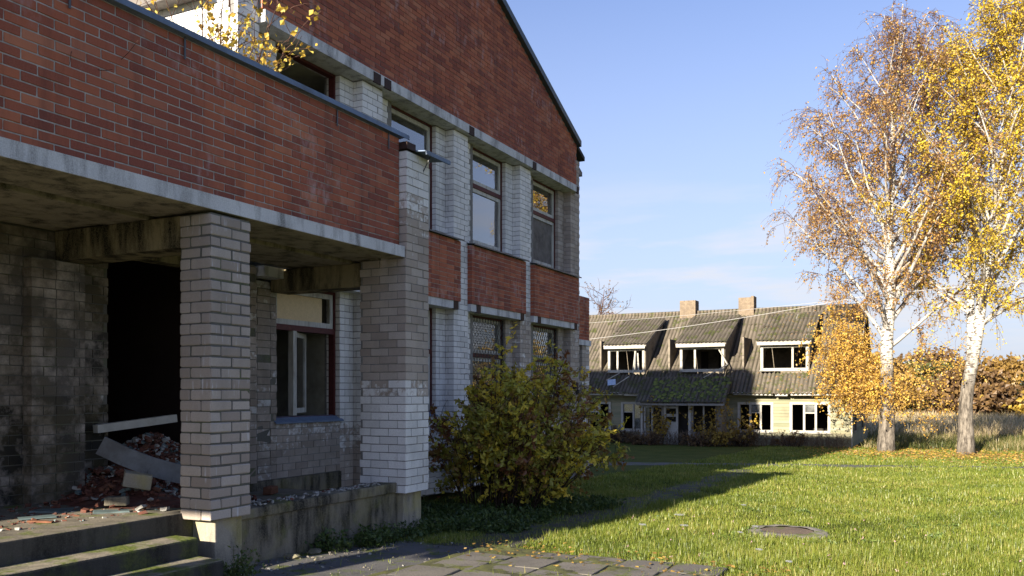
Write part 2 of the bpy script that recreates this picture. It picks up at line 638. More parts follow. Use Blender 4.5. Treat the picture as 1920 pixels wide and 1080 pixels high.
def back_row(a, b):
    """bricks laid from the outer end b inwards"""
    return [(a + b - q1, a + b - q0) for q0, q1 in cut_row(a, b, 0.0)]


def rows(z0, z1, row):
    n = max(1, round((z1 - z0) / row))
    h = (z1 - z0) / n
    return [(z0 + i * h, z0 + (i + 1) * h - .0105) for i in range(n)]


def face_x(y0, y1, z0, z1, xf, red, th=.09, pnt=.5, soot_shade=0.0, key=None, clip=None):
    """wall face looking +X"""
    row = .0775 if red else .0982
    for i, (a, b) in enumerate(rows(z0, z1, row)):
        ya, yb = y0, y1
        if clip:
            ya, yb = clip(b, ya, yb)
            if yb - ya < .1:
                continue
        off = (.13 if i % 2 else 0.0) + (y0 - ya if False else 0.0) + random.uniform(0, .02)
        base = y0 - off
        p = base
        while p < yb - .03:
            q0, q1 = max(p, ya), min(p + .25, yb)
            if q1 - q0 > .05:
                pp = pnt(q0, a) if callable(pnt) else pnt
                ss = soot_shade(q0, a) if callable(soot_shade) else soot_shade
                brick(xf - th, xf + random.uniform(-.0005, .0035), q0, q1, a, b, red, pp, ss, key)
            p += .26


def face_y(x0, x1, z0, z1, yf, red, th=.09, pnt=.5, soot_shade=0.0, sign=-1):
    """wall face looking along sign*Y"""
    row = .0775 if red else .0982
    for i, (a, b) in enumerate(rows(z0, z1, row)):
        for q0, q1 in cut_row(x0, x1, .13 if i % 2 else 0.0):
            pp = pnt(q0, a) if callable(pnt) else pnt
            y_a, y_b = (yf, yf + th) if sign < 0 else (yf - th, yf)
            brick(q0, q1, y_a, y_b, a, b, red, pp, soot_shade)


def column(x0, x1, y0, y1, z0, z1, red=False, sides='xyY', pnt=.5, soot_shade=0.0, key=None, wob=.003):
    """brick ring round a footprint; sides: x=+X face, y=-Y face, Y=+Y face"""
    row = .0775 if red else .0982
    bw = .118
    for i, (a, b) in enumerate(rows(z0, z1, row)):
        def P(u):
            return u + random.uniform(-wob, wob)

        def pp():
            return pnt(a) if callable(pnt) else pnt
        ss = soot_shade(a) if callable(soot_shade) else soot_shade
        if i % 2 == 0:
            # +X side runs full length
            if 'x' in sides:
                for q0, q1 in cut_row(y0, y1, 0.0):
                    brick(x1 - bw, P(x1), P(q0) if q0 > y0 else P(y0), q1, a, b, red, pp(), ss, key)
            for sd, (ya, yb) in (('y', (y0, y0 + bw)), ('Y', (y1 - bw, y1))):
                if sd in sides:
                    for q0, q1 in back_row(x0, x1 - bw - .01 if 'x' in sides else x1 - .13 * 0):
                        brick(q0, q1, ya if sd == 'Y' else P(ya), yb if sd == 'y' else P(yb), a, b, red, pp(), ss, key)
        else:
            if 'x' in sides:
                ya, yb = y0 + (bw + .01 if 'y' in sides else 0), y1 - (bw + .01 if 'Y' in sides else 0)
                for q0, q1 in cut_row(ya, yb, 0.0 if yb - ya < .3 else .12):
                    brick(x1 - bw, P(x1), q0, q1, a, b, red, pp(), ss, key)
            for sd, (ya, yb) in (('y', (y0, y0 + bw)), ('Y', (y1 - bw, y1))):
                if sd in sides:
                    for q0, q1 in back_row(x0, x1):
                        brick(q0, P(q1) if q1 >= x1 - .001 else q1, ya if sd == 'Y' else P(ya), yb if sd == 'y' else P(yb), a, b, red, pp(), ss, key)


# ------------------------------------------------------------------ THE BRICK BUILDING
BB = thing('brick_building', (-8.0, 9.0, 0), 'abandoned red and white brick building with a gable and an open entrance canopy', 'building')

# canopy: pillars, slab, parapet
P1 = (-6.18, -5.80, 5.57, 6.06)
P2 = (-6.48, -5.80, 8.66, 9.18)


def core(name, x0, x1, y0, y1, z0, z1, mat, parent=BB, ins=.007):
    return MB().box(x0 + ins, x1 - ins, y0 + ins, y1 - ins, z0, z1).build(name, mat, parent)


pillar1 = core('pillar', *P1, .55, 3.30, M['mortar_dark'])
tag(pillar1, 'brown grey brick pillar beside the steps')
pillar2 = core('pillar', *P2, .47, 3.33, M['mortar_mid'])
tag(pillar2, 'partly whitewashed brick pillar at the corner of the canopy')
column(*P1, .55, 3.30, sides='xyY', pnt=lambda z: .1, key='pillar1', wob=.005)


def p2paint(z):
    if z < 1.62: return random.gauss(.85, .05)
    if z < 1.85: return random.gauss(.52, .08)
    return random.gauss(.12, .1)


column(*P2, .47, 3.33, sides='xyY', pnt=p2paint, wob=.005)
# upper part of the corner pillar above the slab
core('pillar_top', -6.2, -5.80, 8.68, 9.18, 3.33, 4.64, M['mortar_mid'])
column(-6.2, -5.80, 8.68, 9.18, 3.33, 4.64, sides='xyY', pnt=lambda z: random.gauss(float(np.interp(z, [3.4, 3.9, 4.4], [.25, .5, .85])), .07))
m = MB()
m.prism([(-6.25, 4.73), (-5.62, 4.66), (-5.62, 4.61), (-5.64, 4.61), (-5.64, 4.65), (-6.25, 4.71)], 1, 8.86, 9.42)
m.build('pillar_cap', M['coping'], BB)
MB().box(-6.15, -5.78, 8.66, 8.85, 4.655, 4.74).build('wooden_packer', M['brown_steel'], BB)
MB().bar((-5.70, 9.06, 4.64), (-5.79, 9.04, 4.46), .014, .005, (0, 1, 0)).build('cap_bracket', M['capmetal'], BB)

PY0, PY1 = -2.6, 8.66
# hollow-core ceiling planks, open joints between them
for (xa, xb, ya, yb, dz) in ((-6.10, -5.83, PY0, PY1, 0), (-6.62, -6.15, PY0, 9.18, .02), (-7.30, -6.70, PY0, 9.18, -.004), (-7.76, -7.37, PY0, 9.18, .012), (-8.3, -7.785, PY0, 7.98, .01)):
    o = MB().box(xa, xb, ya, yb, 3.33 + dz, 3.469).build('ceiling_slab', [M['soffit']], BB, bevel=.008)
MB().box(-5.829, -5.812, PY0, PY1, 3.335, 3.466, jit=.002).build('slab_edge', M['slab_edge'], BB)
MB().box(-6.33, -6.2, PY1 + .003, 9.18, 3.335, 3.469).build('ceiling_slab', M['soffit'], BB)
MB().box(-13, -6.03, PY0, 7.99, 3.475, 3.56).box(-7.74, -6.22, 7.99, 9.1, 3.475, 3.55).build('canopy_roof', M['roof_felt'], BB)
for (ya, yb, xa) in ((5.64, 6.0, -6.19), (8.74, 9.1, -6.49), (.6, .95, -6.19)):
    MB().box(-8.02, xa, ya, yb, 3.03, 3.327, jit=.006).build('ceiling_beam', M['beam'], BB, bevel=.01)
# pillar out of frame that carries the near beam
p0 = core('pillar', -6.18, -5.80, .53, 1.02, .55, 3.30, M['mortar_dark'])
column(-6.18, -5.80, .53, 1.02, .55, 3.30, sides='xyY', pnt=lambda z: .1)
tag(p0, 'bare brick pillar at the near end of the canopy')

parapet = MB().box(-6.02, -5.9042, PY0 + .007, PY1, 3.47, 4.79).build('parapet_wall', M['mortar_light'], BB)
face_x(PY0, PY1, 3.472, 4.792, -5.90, True, pnt=0, key='parapet')
MB().box(-8.2, -6.03, PY0, PY0 + .11, 3.565, 4.79).build('parapet_end', M['mortar_light'], BB)
face_y(-8.2, -5.9, 3.572, 4.792, PY0 - .006, True, th=.05)
MB().box(-7.7, -6.22, 8.98, 9.1, 3.556, 4.62).build('parapet_end', M['mortar_light'], BB)
face_y(-7.7, -6.22, 3.56, 4.60, 9.107, True, th=.05, sign=1)
m = MB()
m.prism([(-6.08, 4.83), (-5.84, 4.85), (-5.835, 4.795), (-5.845, 4.795), (-5.85, 4.835), (-6.08, 4.815)], 1, PY0 - .05, 8.80)
cop = m.build('coping', M['coping'], BB)
for yy in (4.25, 5.35, 7.45, 8.42):
    MB().box(-5.888, -5.882, yy, yy + .018, 4.60, 4.795).build('coping_strap', M['capmetal'], BB)

# porch floor, steps, foundation
MB().box(-8.3, -6.15, PY0, 6.04, .0, .60, jit=.004).build('porch_floor', M['floor'], BB, bevel=.015)
MB().box(-8.3, -6.2, 6.045, 8.9, -.1, .40).build('porch_floor', M['floor'], BB)
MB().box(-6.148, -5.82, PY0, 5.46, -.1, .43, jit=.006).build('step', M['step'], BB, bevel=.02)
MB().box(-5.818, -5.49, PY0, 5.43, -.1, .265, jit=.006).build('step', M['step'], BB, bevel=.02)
MB().box(-6.17, -5.87, 5.69, 6.03, -.2, .548, jit=.006).build('plinth', M['plinth'], BB, bevel=.012)
MB().box(-6.42, -5.88, 8.73, 9.13, -.4, .468, jit=.01).build('plinth', M['plinth'], BB, bevel=.015)
m = MB()
m.box(-6.22, -5.96, 6.035, 8.725, -.3, .48, jit=.004).box(-6.24, -5.94, 6.035, 8.725, .482, .585, jit=.01)
m.build('foundation_wall', M['found'], BB, bevel=.012)

# porch back wall (one storey part), bare brick, black stains deepened to paint in the shade
core('porch_wall', -8.3, -8.05, PY0, 6.28, .6, 3.33, M['mortar_dark'])


def soot_and_shade(y, z):
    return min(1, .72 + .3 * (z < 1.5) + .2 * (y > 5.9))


face_x(PY0, 6.28, .605, 3.325, -8.05, False, pnt=lambda y, z: random.gauss(.15, .1), soot_shade=soot_and_shade)
for (ya, yb) in ((5.31, 5.89), (.5, 1.05)):
    core('pilaster', -8.05, -7.9, ya, yb, .6, 3.02, M['mortar_dark'])
    column(-8.04, -7.9, ya, yb, .605, 3.02, sides='xyY', pnt=lambda z: .12, soot_shade=lambda z: .9 if z < 1.6 else .75)
core('door_head', -8.3, -8.06, 6.28, 7.98, 3.21, 3.33, M['beam'])
# pier between doorway and first window, bare and battered
core('door_pier', -8.3, -8.05, 7.75, 8.90, .52, 3.18, M['mortar_dark'])
column(-8.3, -8.05, 7.75, 8.90, .525, 3.18, sides='xyY', pnt=lambda z: random.gauss(.34, .1), soot_shade=.35, wob=.008)
core('corner_rib', -8.05, -7.9, 7.98, 8.36, .52, 3.32, M['mortar_dark'])
column(-8.045, -7.9, 7.98, 8.36, .525, 3.32, sides='xyY', pnt=lambda z: random.gauss(.32, .1), soot_shade=.3, wob=.01)
# dark hall behind the doorway
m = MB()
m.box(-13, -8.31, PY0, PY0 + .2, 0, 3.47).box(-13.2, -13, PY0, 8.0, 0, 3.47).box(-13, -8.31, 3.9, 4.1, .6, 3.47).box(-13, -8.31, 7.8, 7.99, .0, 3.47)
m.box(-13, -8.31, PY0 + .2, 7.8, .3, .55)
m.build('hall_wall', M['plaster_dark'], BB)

# main block -------------------------------------------------------------
RIB0, PER = 10.58, 2.72
RK = [7.86, RIB0, RIB0 + PER, RIB0 + 2 * PER, RIB0 + 3 * PER]
RIDGE_Y, EAVE_Z, SLOPE = 13.65, 7.64, .441
YL, YR = 8.0, 19.30
# piers and ribs, whole height of both storeys
def wall_paint(y, z):
    """where the old whitewash still is"""
    if z > 4.45:
        return .95 if y < 18.3 else .12
    if y > 18.3: return random.gauss(.24, .1)
    if z < 3.35:
        if y < 12.2: return random.gauss(float(np.interp(z, [.6, 1.6], [.25, .85])), .07)
        if y < 15.3: return random.gauss(.9, .1)
        return random.gauss(.32, .1)
    return .9


for k, r in enumerate(RK):
    if k == 0:
        pa, pb, ra, rb = 8.0, 8.90, 8.0, 8.38
    else:
        pa, pb, ra, rb = r - .32, r + 1.04, r, r + .52
    last = (k == 4)
    if last:
        pb = YR
        rb = YR
    z_low = -.12 if k else 3.57
    core('pier', -8.35, -8.05, pa, pb, z_low, 6.46, M['mortar_mid'])
    core('rib', -8.06, -7.87, ra, rb, z_low, 6.46 if not last else 7.3, M['mortar_mid'])
    if k:
        face_x(pa + .122, ra, z_low, 6.45, -8.05, False, pnt=wall_paint, th=.1)
        if not last:
            face_x(rb, pb - .122, z_low, 6.45, -8.05, False, pnt=wall_paint, th=.1)
        column(-8.34, -8.05, pa, pa + .118, z_low, 6.45, sides='y', pnt=lambda z: wall_paint(pa, z) * .9)
    else:
        face_x(rb, pb, z_low, 6.45, -8.05, False, pnt=wall_paint, th=.1)
    column(-8.045, -7.87, ra, rb, z_low, 6.45 if not last else 7.3, sides='xyY', pnt=lambda z: wall_paint(ra, z))

# wall under the ground-floor windows and behind the panels
WIN = []
for k in range(4):
    ya = RK[k] + 1.04
    yb = RK[k + 1] - .32
    if k == 0:
        ya = 8.90
    WIN.append((ya, yb))
    core('window_apron', -8.3, -8.05, ya, yb, -.12 if k else .52, 1.30, M['mortar_mid'])
    face_x(ya, yb, .53 if k == 0 else -.1, 1.30, -8.05, False, pnt=lambda y, z: wall_paint(y, z) * (.75 if y < 11 else 1), soot_shade=.25 if k == 0 else 0, th=.1)
MB().box(-8.3, -8.02, 8.36, 10.26, .28, .518).build('foundation_strip', M['found'], BB)

# lintel beams, red spandrel panels
for k in range(4):
    a_, b_ = RK[k] + .50, RK[k + 1] + .08
    if k == 0:
        a_ = 8.39
    if k == 3:
        b_ = 19.0
    lt = MB().box(-8.34, -7.79, a_, b_, 3.20, 3.335, jit=.003).build('lintel_beam', M['slab_edge'], BB)
    for (p, q) in ((a_ + .2, a_ + .36), (b_ - .22, b_ - .06)):
        if k:
            MB().box(-7.83, -7.782, p, q, 3.185, 3.345).build('steel_plate', M['brown_steel'], lt)
    z0 = 3.337 if k else 3.57
    pn = core('spandrel_panel', -8.3, -7.77, a_, b_, z0, 4.43, M['mortar_light'])
    tag(pn, ['red brick panel half hidden behind the canopy', 'red brick panel beside the corner pillar', 'middle red brick panel between the window rows', 'red brick panel nearest the far corner'][k])
    column(-8.04, -7.77, a_, b_, z0, 4.43, red=True, sides='xyY', wob=.002)
    m = MB()
    m.prism([(-8.1, 4.50), (-7.70, 4.45), (-7.70, 4.425), (-7.71, 4.425), (-7.715, 4.44), (-8.1, 4.48)], 1, a_ - .03, b_ + .02)
    m.build('panel_cap', M['capmetal'], pn)
    # masonry between panel cap and upper window
    MB().box(-8.3, -8.06, RK[k] + 1.04 if k else 8.9, RK[k + 1] - .32, 4.44, 4.56).build('window_sill_course', M['mortar_mid'], BB)

# band, gable
MB().box(-8.34, -7.75, YL + .36, 18.96, 6.46, 6.618, jit=.002).build('concrete_band', M['slab_edge'], BB)
for r in RK[1:]:
    for dy in ((.12, .30), (.40, .58)) if r < 11 else ((.36, .54),):
        if r + dy[1] < 19:
            MB().box(-7.77, -7.742, r + dy[0], r + dy[1], 6.445, 6.60).build('steel_plate', M['brown_steel'], BB)
MB().box(-7.77, -7.742, 18.83, 18.95, 6.43, 6.60).build('steel_plate', M['brown_steel'], BB)


def verge_z(y):
    return EAVE_Z + SLOPE * (5.25 - abs(y - RIDGE_Y))


def gable_clip(z, ya, yb):
    if z <= EAVE_Z:
        return ya, yb
    d = 5.25 - (z - EAVE_Z) / SLOPE
    return RIDGE_Y - d, RIDGE_Y + d


G0, G1 = 8.36, 18.93
MB().prism([(G0, 6.62), (G1, 6.62), (G1, EAVE_Z - .01), (RIDGE_Y, EAVE_Z + SLOPE * 5.25 - .02), (G0, EAVE_Z - .01)], 0, -8.05, -7.806).build('gable_wall', M['mortar_mid'], BB)
face_x(G0, G1, 6.625, EAVE_Z + SLOPE * 5.25 - .05, -7.80, True, clip=gable_clip, th=.05)
# white corner strips beside the gable
core('corner_strip', -8.3, -7.9, YL, YL + .36, 6.45, 7.35, M['mortar_mid'])
face_x(YL, YL + .36, 6.46, 7.35, -7.87, False, pnt=.9, th=.06)
# end wall facing the light, above the low roof
core('end_wall', -20, -8.0, YL, YL + .3, 3.56, 7.3, M['mortar_mid'])
face_y(-14, -7.99, 3.57, 7.25, YL, False, pnt=lambda x, z: .85, th=.05)
MB().box(-20, -8.36, YL + .3, YL + .35, 3.57, 6.45).build('end_wall_lining', M['plaster'], BB)
MB().box(-20, -8.0, YR - .3, YR - .01, -.4, 7.3).build('far_end_wall', M['mortar_mid'], BB)
MB().box(-20.3, -20, YL, YR, -.4, 7.3).build('rear_wall', M['mortar_mid'], BB)
# roof
rz = EAVE_Z + SLOPE * 5.25
m = MB()
for sgn in (-1, 1):
    ye = RIDGE_Y + sgn * (5.25 + (.62 if sgn > 0 else .7))
    ze = rz - SLOPE * abs(ye - RIDGE_Y)
    m.prism([(RIDGE_Y, rz), (ye, ze), (ye, ze + .10), (RIDGE_Y, rz + .10)], 0, -20.4, -7.82)
m.build('roof', M['roof_felt'], BB)
m = MB()
for sgn in (-1, 1):
    ye = RIDGE_Y + sgn * 5.36
    ze = rz - SLOPE * 5.36
    m.prism([(RIDGE_Y, rz - .02), (ye, ze - .02), (ye, ze + .12), (RIDGE_Y, rz + .12)], 0, -7.82, -7.70)
m.build('verge_trim', M['verge'], BB)
MB().box(-20, -8.25, 7.80, 7.99, 6.74, 6.80).box(-20, -8.25, 7.75, 7.80, 6.72, 7.22).build('eave_soffit', M['board'], BB)
m = MB()
m.prism([(18.9, 7.52), (19.75, 7.16), (19.75, 7.06), (19.55, 7.06), (18.9, 7.38)], 0, -20, -7.98)
m.build('eave_board', M['verge'], BB)

# rooms behind the windows
m = MB()
m.box(-11.6, -11.5, YL + .3, YR - .3, -.1, 6.5)
m.box(-11.5, -8.35, YL + .3, YR - .3, 6.47, 6.5).box(-11.5, -8.36, YL + .35, YR - .3, 3.25, 3.42)
m.box(-11.5, -8.3, YL + .35, YR - .3, .5, .6)
for r in RK[1:]:
    m.box(-11.5, -8.36, r + .3, r + .42, .6, 3.25).box(-11.5, -8.36, r + .3, r + .42, 3.42, 6.47)
m.build('room_wall', M['plaster'], BB)
MB().box(-9.5, -8.36, 10.30, 10.36, .6, 3.2).build('room_partition', M['plaster'], BB)
for (y0, y1) in ((9.0, 9.75), (11.7, 12.4)):
    MB().box(-11.495, -11.47, y0, y1, 3.43, 5.9).build('inner_door', M['plaster_dark'], BB)
MB().box(-11.495, -11.47, 8.8, 9.9, .61, 2.7).build('inner_door', M['plaster_dark'], BB)


def window_x(ya, yb, za, zb, x, transom, panes, sill=None, mullion=None, glass='glass', skip=()):
    """window in a wall looking +X; frame mesh with sash, pane and sill children"""
    f = .038
    m = MB()
    m.box(x - .1, x, ya, ya + f, za, zb).box(x - .1, x, yb - f, yb, za, zb)
    m.box(x - .1, x, ya + f, yb - f, zb - f, zb).box(x - .1, x, ya + f, yb - f, za, za + f * .7)
    if transom:
        m.box(x - .1, x + .005, ya + f, yb - f, transom - .04, transom + .04)
    fr = m.build('window', M['frame_red'], BB)

    def sash(y0, y1, z0, z1, glz):
        s_ = .072
        b = MB()
        xs = x - .018
        b.box(xs - .05, xs, y0, y0 + s_, z0, z1).box(xs - .05, xs, y1 - s_, y1, z0, z1)
        b.box(xs - .05, xs, y0 + s_, y1 - s_, z1 - s_, z1).box(xs - .05, xs, y0 + s_, y1 - s_, z0, z0 + s_)
        b.build('sash', M['frame_white'], fr)
        if glz:
            MB().box(xs - .03, xs - .026, y0 + s_, y1 - s_, z0 + s_, z1 - s_).build('pane', M[glz], fr)

    y0, y1 = ya + f + .003, yb - f - .003
    top = transom + .043 if transom else None
    if transom:
        if 'top' not in skip:
            sash(y0, y1, top, zb - f - .003, panes.get('top', glass))
        if 'low' not in skip:
            if mullion:
                ym = y0 + (y1 - y0) * mullion
                sash(y0, ym - .003, za + f, transom - .043, panes.get('low', glass))
                sash(ym + .003, y1, za + f, transom - .043, panes.get('low2', glass))
            else:
                sash(y0, y1, za + f, transom - .043, panes.get('low', glass))
    if sill:
        m = MB()
        m.prism([(x - .02, za + .03), (x + sill, za - .045), (x + sill, za - .065), (x + sill - .01, za - .065), (x + sill - .012, za - .05), (x - .02, za + .015)], 1, ya - .05, yb + .05)
        m.build('window_sill', M['coping'], fr)
    return fr


XW = -8.13
up = []
for k, (ya, yb) in enumerate(WIN):
    ya2, yb2 = ya + .002, yb - .002
    # upper row
    if k == 0:
        wn = window_x(ya2, yb2, 4.56, 6.455, XW, 5.72, {}, skip=('top', 'low'))
        tag(wn, 'empty upper window frame without glass behind the canopy')
    elif k == 1:
        wn = window_x(ya2, yb2, 4.56, 6.455, XW, 5.72, {})
    elif k == 2:
        wn = window_x(ya2, yb2, 4.56, 6.455, XW, 5.72, {})
    else:
        wn = window_x(ya2, yb2, 4.56, 6.455, XW, 5.72, {'low': None})
        MB().box(XW - .06, XW - .045, ya + .12, yb - .12, 4.64, 5.66).build('blank_board', M['board'], wn)
        tag(wn, 'upper window with a grey board in place of its lower pane')
    # ground floor row
    if k == 0:
        wn = window_x(ya2, yb2, 1.33, 3.19, XW, 2.60, {'top': None}, sill=.12, skip=('low',))
        tag(wn, 'ground floor window under the canopy with one casement swung open')
        MB().box(XW - .07, XW - .055, ya + .14, yb - .25, 2.70, 3.09).build('beige_pane', M['beige'], wn)  # flat beige board set in place of glass above the transom
        m = MB()
        hy = ya + .47
        mt = Matrix.Translation((XW - .05, hy + .03, 1.40)) @ Matrix.Rotation(R(25), 4, 'Z')
        for bx in ((-.02, .02, 0, .06, 0, 1.15), (-.02, .02, .50, .56, 0, 1.15), (-.02, .02, .06, .50, 0, .07), (-.02, .02, .06, .50, 1.08, 1.15)):
            m.box(*bx, mat=mt)
        cs = m.build('open_casement', M['frame_white'], wn)
        MB().box(-.004, .004, .06, .50, .07, 1.08, mat=mt).build('pane', M['glass'], cs)
        MB().box(XW - .09, XW + .005, hy - .05, hy + .02, 1.37, 2.56).build('mullion', M['frame_white'], wn)
    else:
        wn = window_x(ya2, yb2, 1.33, 3.19, XW, 2.42, {}, sill=.1, glass='glass_dusty')
        if k >= 2:
            # diamond lattice grille
            g_ = MB()
            sy, sz = .115, .20
            xg = XW + .035
            n = int(((yb - ya) / sy)) + int(1.9 / sz) + 2
            for s_ in (-1, 1):
                for q in range(-n, n):
                    # line y = y_c + s*(z-1.33)*sy/sz
                    pts = []
                    y_at = lambda z: (ya + q * sy) + s_ * (z - 1.33) * sy / sz
                    z0_, z1_ = 1.36, 3.16
                    ya_, yb_ = y_at(z0_), y_at(z1_)
                    lo, hi = ya + .03, yb - .03
                    t0, t1 = 0.0, 1.0
                    d = yb_ - ya_
                    tA, tB = (lo - ya_) / d, (hi - ya_) / d
                    t0, t1 = max(t0, min(tA, tB)), min(t1, max(tA, tB))
                    if t1 - t0 < .02:
                        continue
                    g_.bar((xg + .004 * s_, ya_ + d * t0, z0_ + (z1_ - z0_) * t0), (xg + .004 * s_, ya_ + d * t1, z0_ + (z1_ - z0_) * t1), .010, .006, (1, 0, 0))
            g_.box(xg - .008, xg + .008, ya + .02, ya + .04, 1.35, 3.17).box(xg - .008, xg + .008, yb - .04, yb - .02, 1.35, 3.17)
            g_.build('grille', M['wire'], wn)
            tag(wn, 'barred ground floor window nearer the shrub' if k == 2 else 'barred ground floor window by the far corner')

# far annex beyond the corner
MB().box(-12, -8.11, 19.31, 20.52, 3.02, 4.12).build('annex_parapet', M['mortar_light'], BB)
face_x(19.31, 20.53, 3.02, 4.12, -8.1, True, th=.05)
MB().box(-12, -8.06, 19.31, 20.56, 2.88, 3.015).build('annex_slab', M['slab_edge'], BB)
core('annex_pillar', -8.5, -8.1, 20.05, 20.53, -.5, 2.88, M['mortar_mid'])
column(-8.5, -8.1, 20.05, 20.53, -.5, 2.88, sides='xy', pnt=lambda z: random.gauss(.3, .25))
MB().box(-12, -8.75, 19.31, 20.5, -.5, 2.87).build('annex_wall', M['mortar_mid'], BB)
face_x(19.31, 20.05, -.5, 2.87, -8.7, False, pnt=.2, th=.05)
# meter box and cable on the far pier
mbx = MB().box(-7.868, -7.78, 18.85, 19.02, 1.77, 1.93).build('meter_box', M['brown_steel'], BB, bevel=.01)
MB().tube([(-7.82, 19.06, 1.72), (-7.80, 19.1, 1.6), (-7.84, 19.12, 1.2), (-7.85, 19.1, .6)], .018, 5).box(-7.86, -7.78, 19.04, 19.16, 1.64, 1.76).build('cable_gland', M['wire'], BB)

# block added out of view, made up to shadow the wooden house
m = MB()
m.box(-25, -12.9, 9.5, 17.5, 3.4, 12.2)
m.prism([(9.2, 12.2), (17.8, 12.2), (17.8, 12.35), (13.5, 13.4), (9.2, 12.35)], 0, -25.3, -12.7, 1)
def shadow_block_mat():
    g = G('shadow_block_brick')
    mp_ = g.n('ShaderNodeMapping')
    mp_.inputs['Rotation'].default_value = (R(90), 0, 0)
    g.l(g.pos(), mp_.inputs['Vector'])
    b = g.n('ShaderNodeTexBrick')
    b.inputs['Scale'].default_value = 1.0
    b.inputs['Brick Width'].default_value = .26
    b.inputs['Row Height'].default_value = .098
    b.inputs['Mortar Size'].default_value = .008
    b.inputs['Color1'].default_value = (.62, .60, .56, 1)
    b.inputs['Color2'].default_value = (.50, .47, .43, 1)
    b.inputs['Mortar'].default_value = (.24, .23, .22, 1)
    g.l(mp_.outputs[0], b.inputs['Vector'])
    c = g.mix(g.ramp(g.noise(1.2, 6, .6, g.pos((1, 1, .3))), [(.48, 0.0), (.72, .5)]), b.outputs['Color'], (.2, .18, .15))
    return g.done(c, .92)


rh = m.build('shadow_block', [shadow_block_mat(), M['roof_felt']], BB)
for xw in (-15.2, -18.2, -21.2):
    q = MB().box(xw, xw + 1.4, 9.47, 9.5, 9.2, 11.0).build('shadow_block_window', M['frame_white'], rh)
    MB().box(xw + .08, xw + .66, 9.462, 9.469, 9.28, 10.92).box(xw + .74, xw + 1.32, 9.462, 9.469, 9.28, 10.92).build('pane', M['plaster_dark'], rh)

# ---- turn the collected bricks into single parts (largest in view) and one joined part
def seen_size(b):
    cx, cy, cz = (b[0] + b[1]) / 2, (b[2] + b[3]) / 2, (b[4] + b[5]) / 2
    d = math.sqrt(cx * cx + cy * cy)
    return max(b[1] - b[0], b[3] - b[2]) * (b[5] - b[4]) / d ** 2


def in_view(b):
    cx, cy = b[1], (b[2] + b[3]) / 2
    c_, s_ = math.cos(R(26.71)), math.sin(R(26.71))
    X_, D_ = cx * c_ + cy * s_, -cx * s_ + cy * c_
    if D_ < .5: return False
    u = X_ / D_ * 1600
    v = 735 - ((b[4] + b[5]) / 2 - EYE) / D_ * 1600
    return -985 < u < 960 and v > -10


cand = [i for i, b in enumerate(BR) if b[9] and in_view(b)]
p1 = [i for i in cand if BR[i][9] == 'pillar1' and (BR[i][1] > -5.83 or BR[i][2] < 5.6)]
par = sorted([i for i in cand if BR[i][9] == 'parapet'], key=lambda i: BR[i][3])
single = set(p1 + par[:SINGLE_LIMIT - len(p1)])


def single_brick_mesh(name, mat, seed):
    """unit brick with worn, slightly bevelled edges (front at +)"""
    rr = random.Random(seed)
    import bmesh
    bm = bmesh.new()
    bmesh.ops.create_cube(bm, size=1.0)
    bmesh.ops.scale(bm, vec=(.11, .25, .08), verts=bm.verts)
    bmesh.ops.bevel(bm, geom=bm.edges[:] , offset=.0045 if seed >= 20 else .008, segments=1, affect='EDGES')
    for v in bm.verts:
        v.co += Vector((rr.uniform(-.0016, .0016), rr.uniform(-.0022, .0022), rr.uniform(-.0016, .0016)))
    bmesh.ops.scale(bm, vec=(1 / .11, 1 / .25, 1 / .08), verts=bm.verts)
    me = bpy.data.meshes.new(name)
    bm.to_mesh(me)
    bm.free()
    me.materials.append(mat)
    return me


VAR = {0: [single_brick_mesh('brick', M['white_o'], s) for s in range(6)], 1: [single_brick_mesh('brick', M['red_o'], s + 20) for s in range(6)]}
for i in sorted(single):
    b = BR[i]
    o = bpy.data.objects.new('brick', VAR[b[6]][i % 6])
    ty = (b[3] - b[2]) > (b[1] - b[0])
    o.location = ((b[0] + b[1]) / 2, (b[2] + b[3]) / 2, (b[4] + b[5]) / 2)
    o.rotation_euler = (random.uniform(-.006, .006), random.uniform(-.005, .005), random.uniform(-.004, .004))
    o.scale = (b[1] - b[0], b[3] - b[2], b[5] - b[4])
    link(o, pillar1 if b[9] == 'pillar1' else parapet)
rest = [b for i, b in enumerate(BR) if i not in single]
B = np.array([b[:9] for b in rest], dtype=np.float64)
n = len(B)
cor = np.array([(0, 2, 4), (1, 2, 4), (1, 3, 4), (0, 3, 4), (0, 2, 5), (1, 2, 5), (1, 3, 5), (0, 3, 5)])
V = np.stack([B[:, cor[i]] for i in range(8)], 1) + RNG.uniform(-.0018, .0018, (n, 8, 3))
Q = np.array([(0, 3, 2, 1), (4, 5, 6, 7), (0, 1, 5, 4), (1, 2, 6, 5), (2, 3, 7, 6), (3, 0, 4, 7)])
F = (Q[None] + (np.arange(n) * 8)[:, None, None]).reshape(-1, 4)
rp_ = lambda a_: np.repeat(a_, 6)
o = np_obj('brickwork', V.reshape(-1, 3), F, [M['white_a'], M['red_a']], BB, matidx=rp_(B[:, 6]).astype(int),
           attrs={'rnd': rp_(RNG.random(n)), 'pnt': rp_(B[:, 7]), 'soot_shade': rp_(B[:, 8])})
tag(o, None, None, None, 'stuff')
print('bricks', len(BR), 'single', len(single))

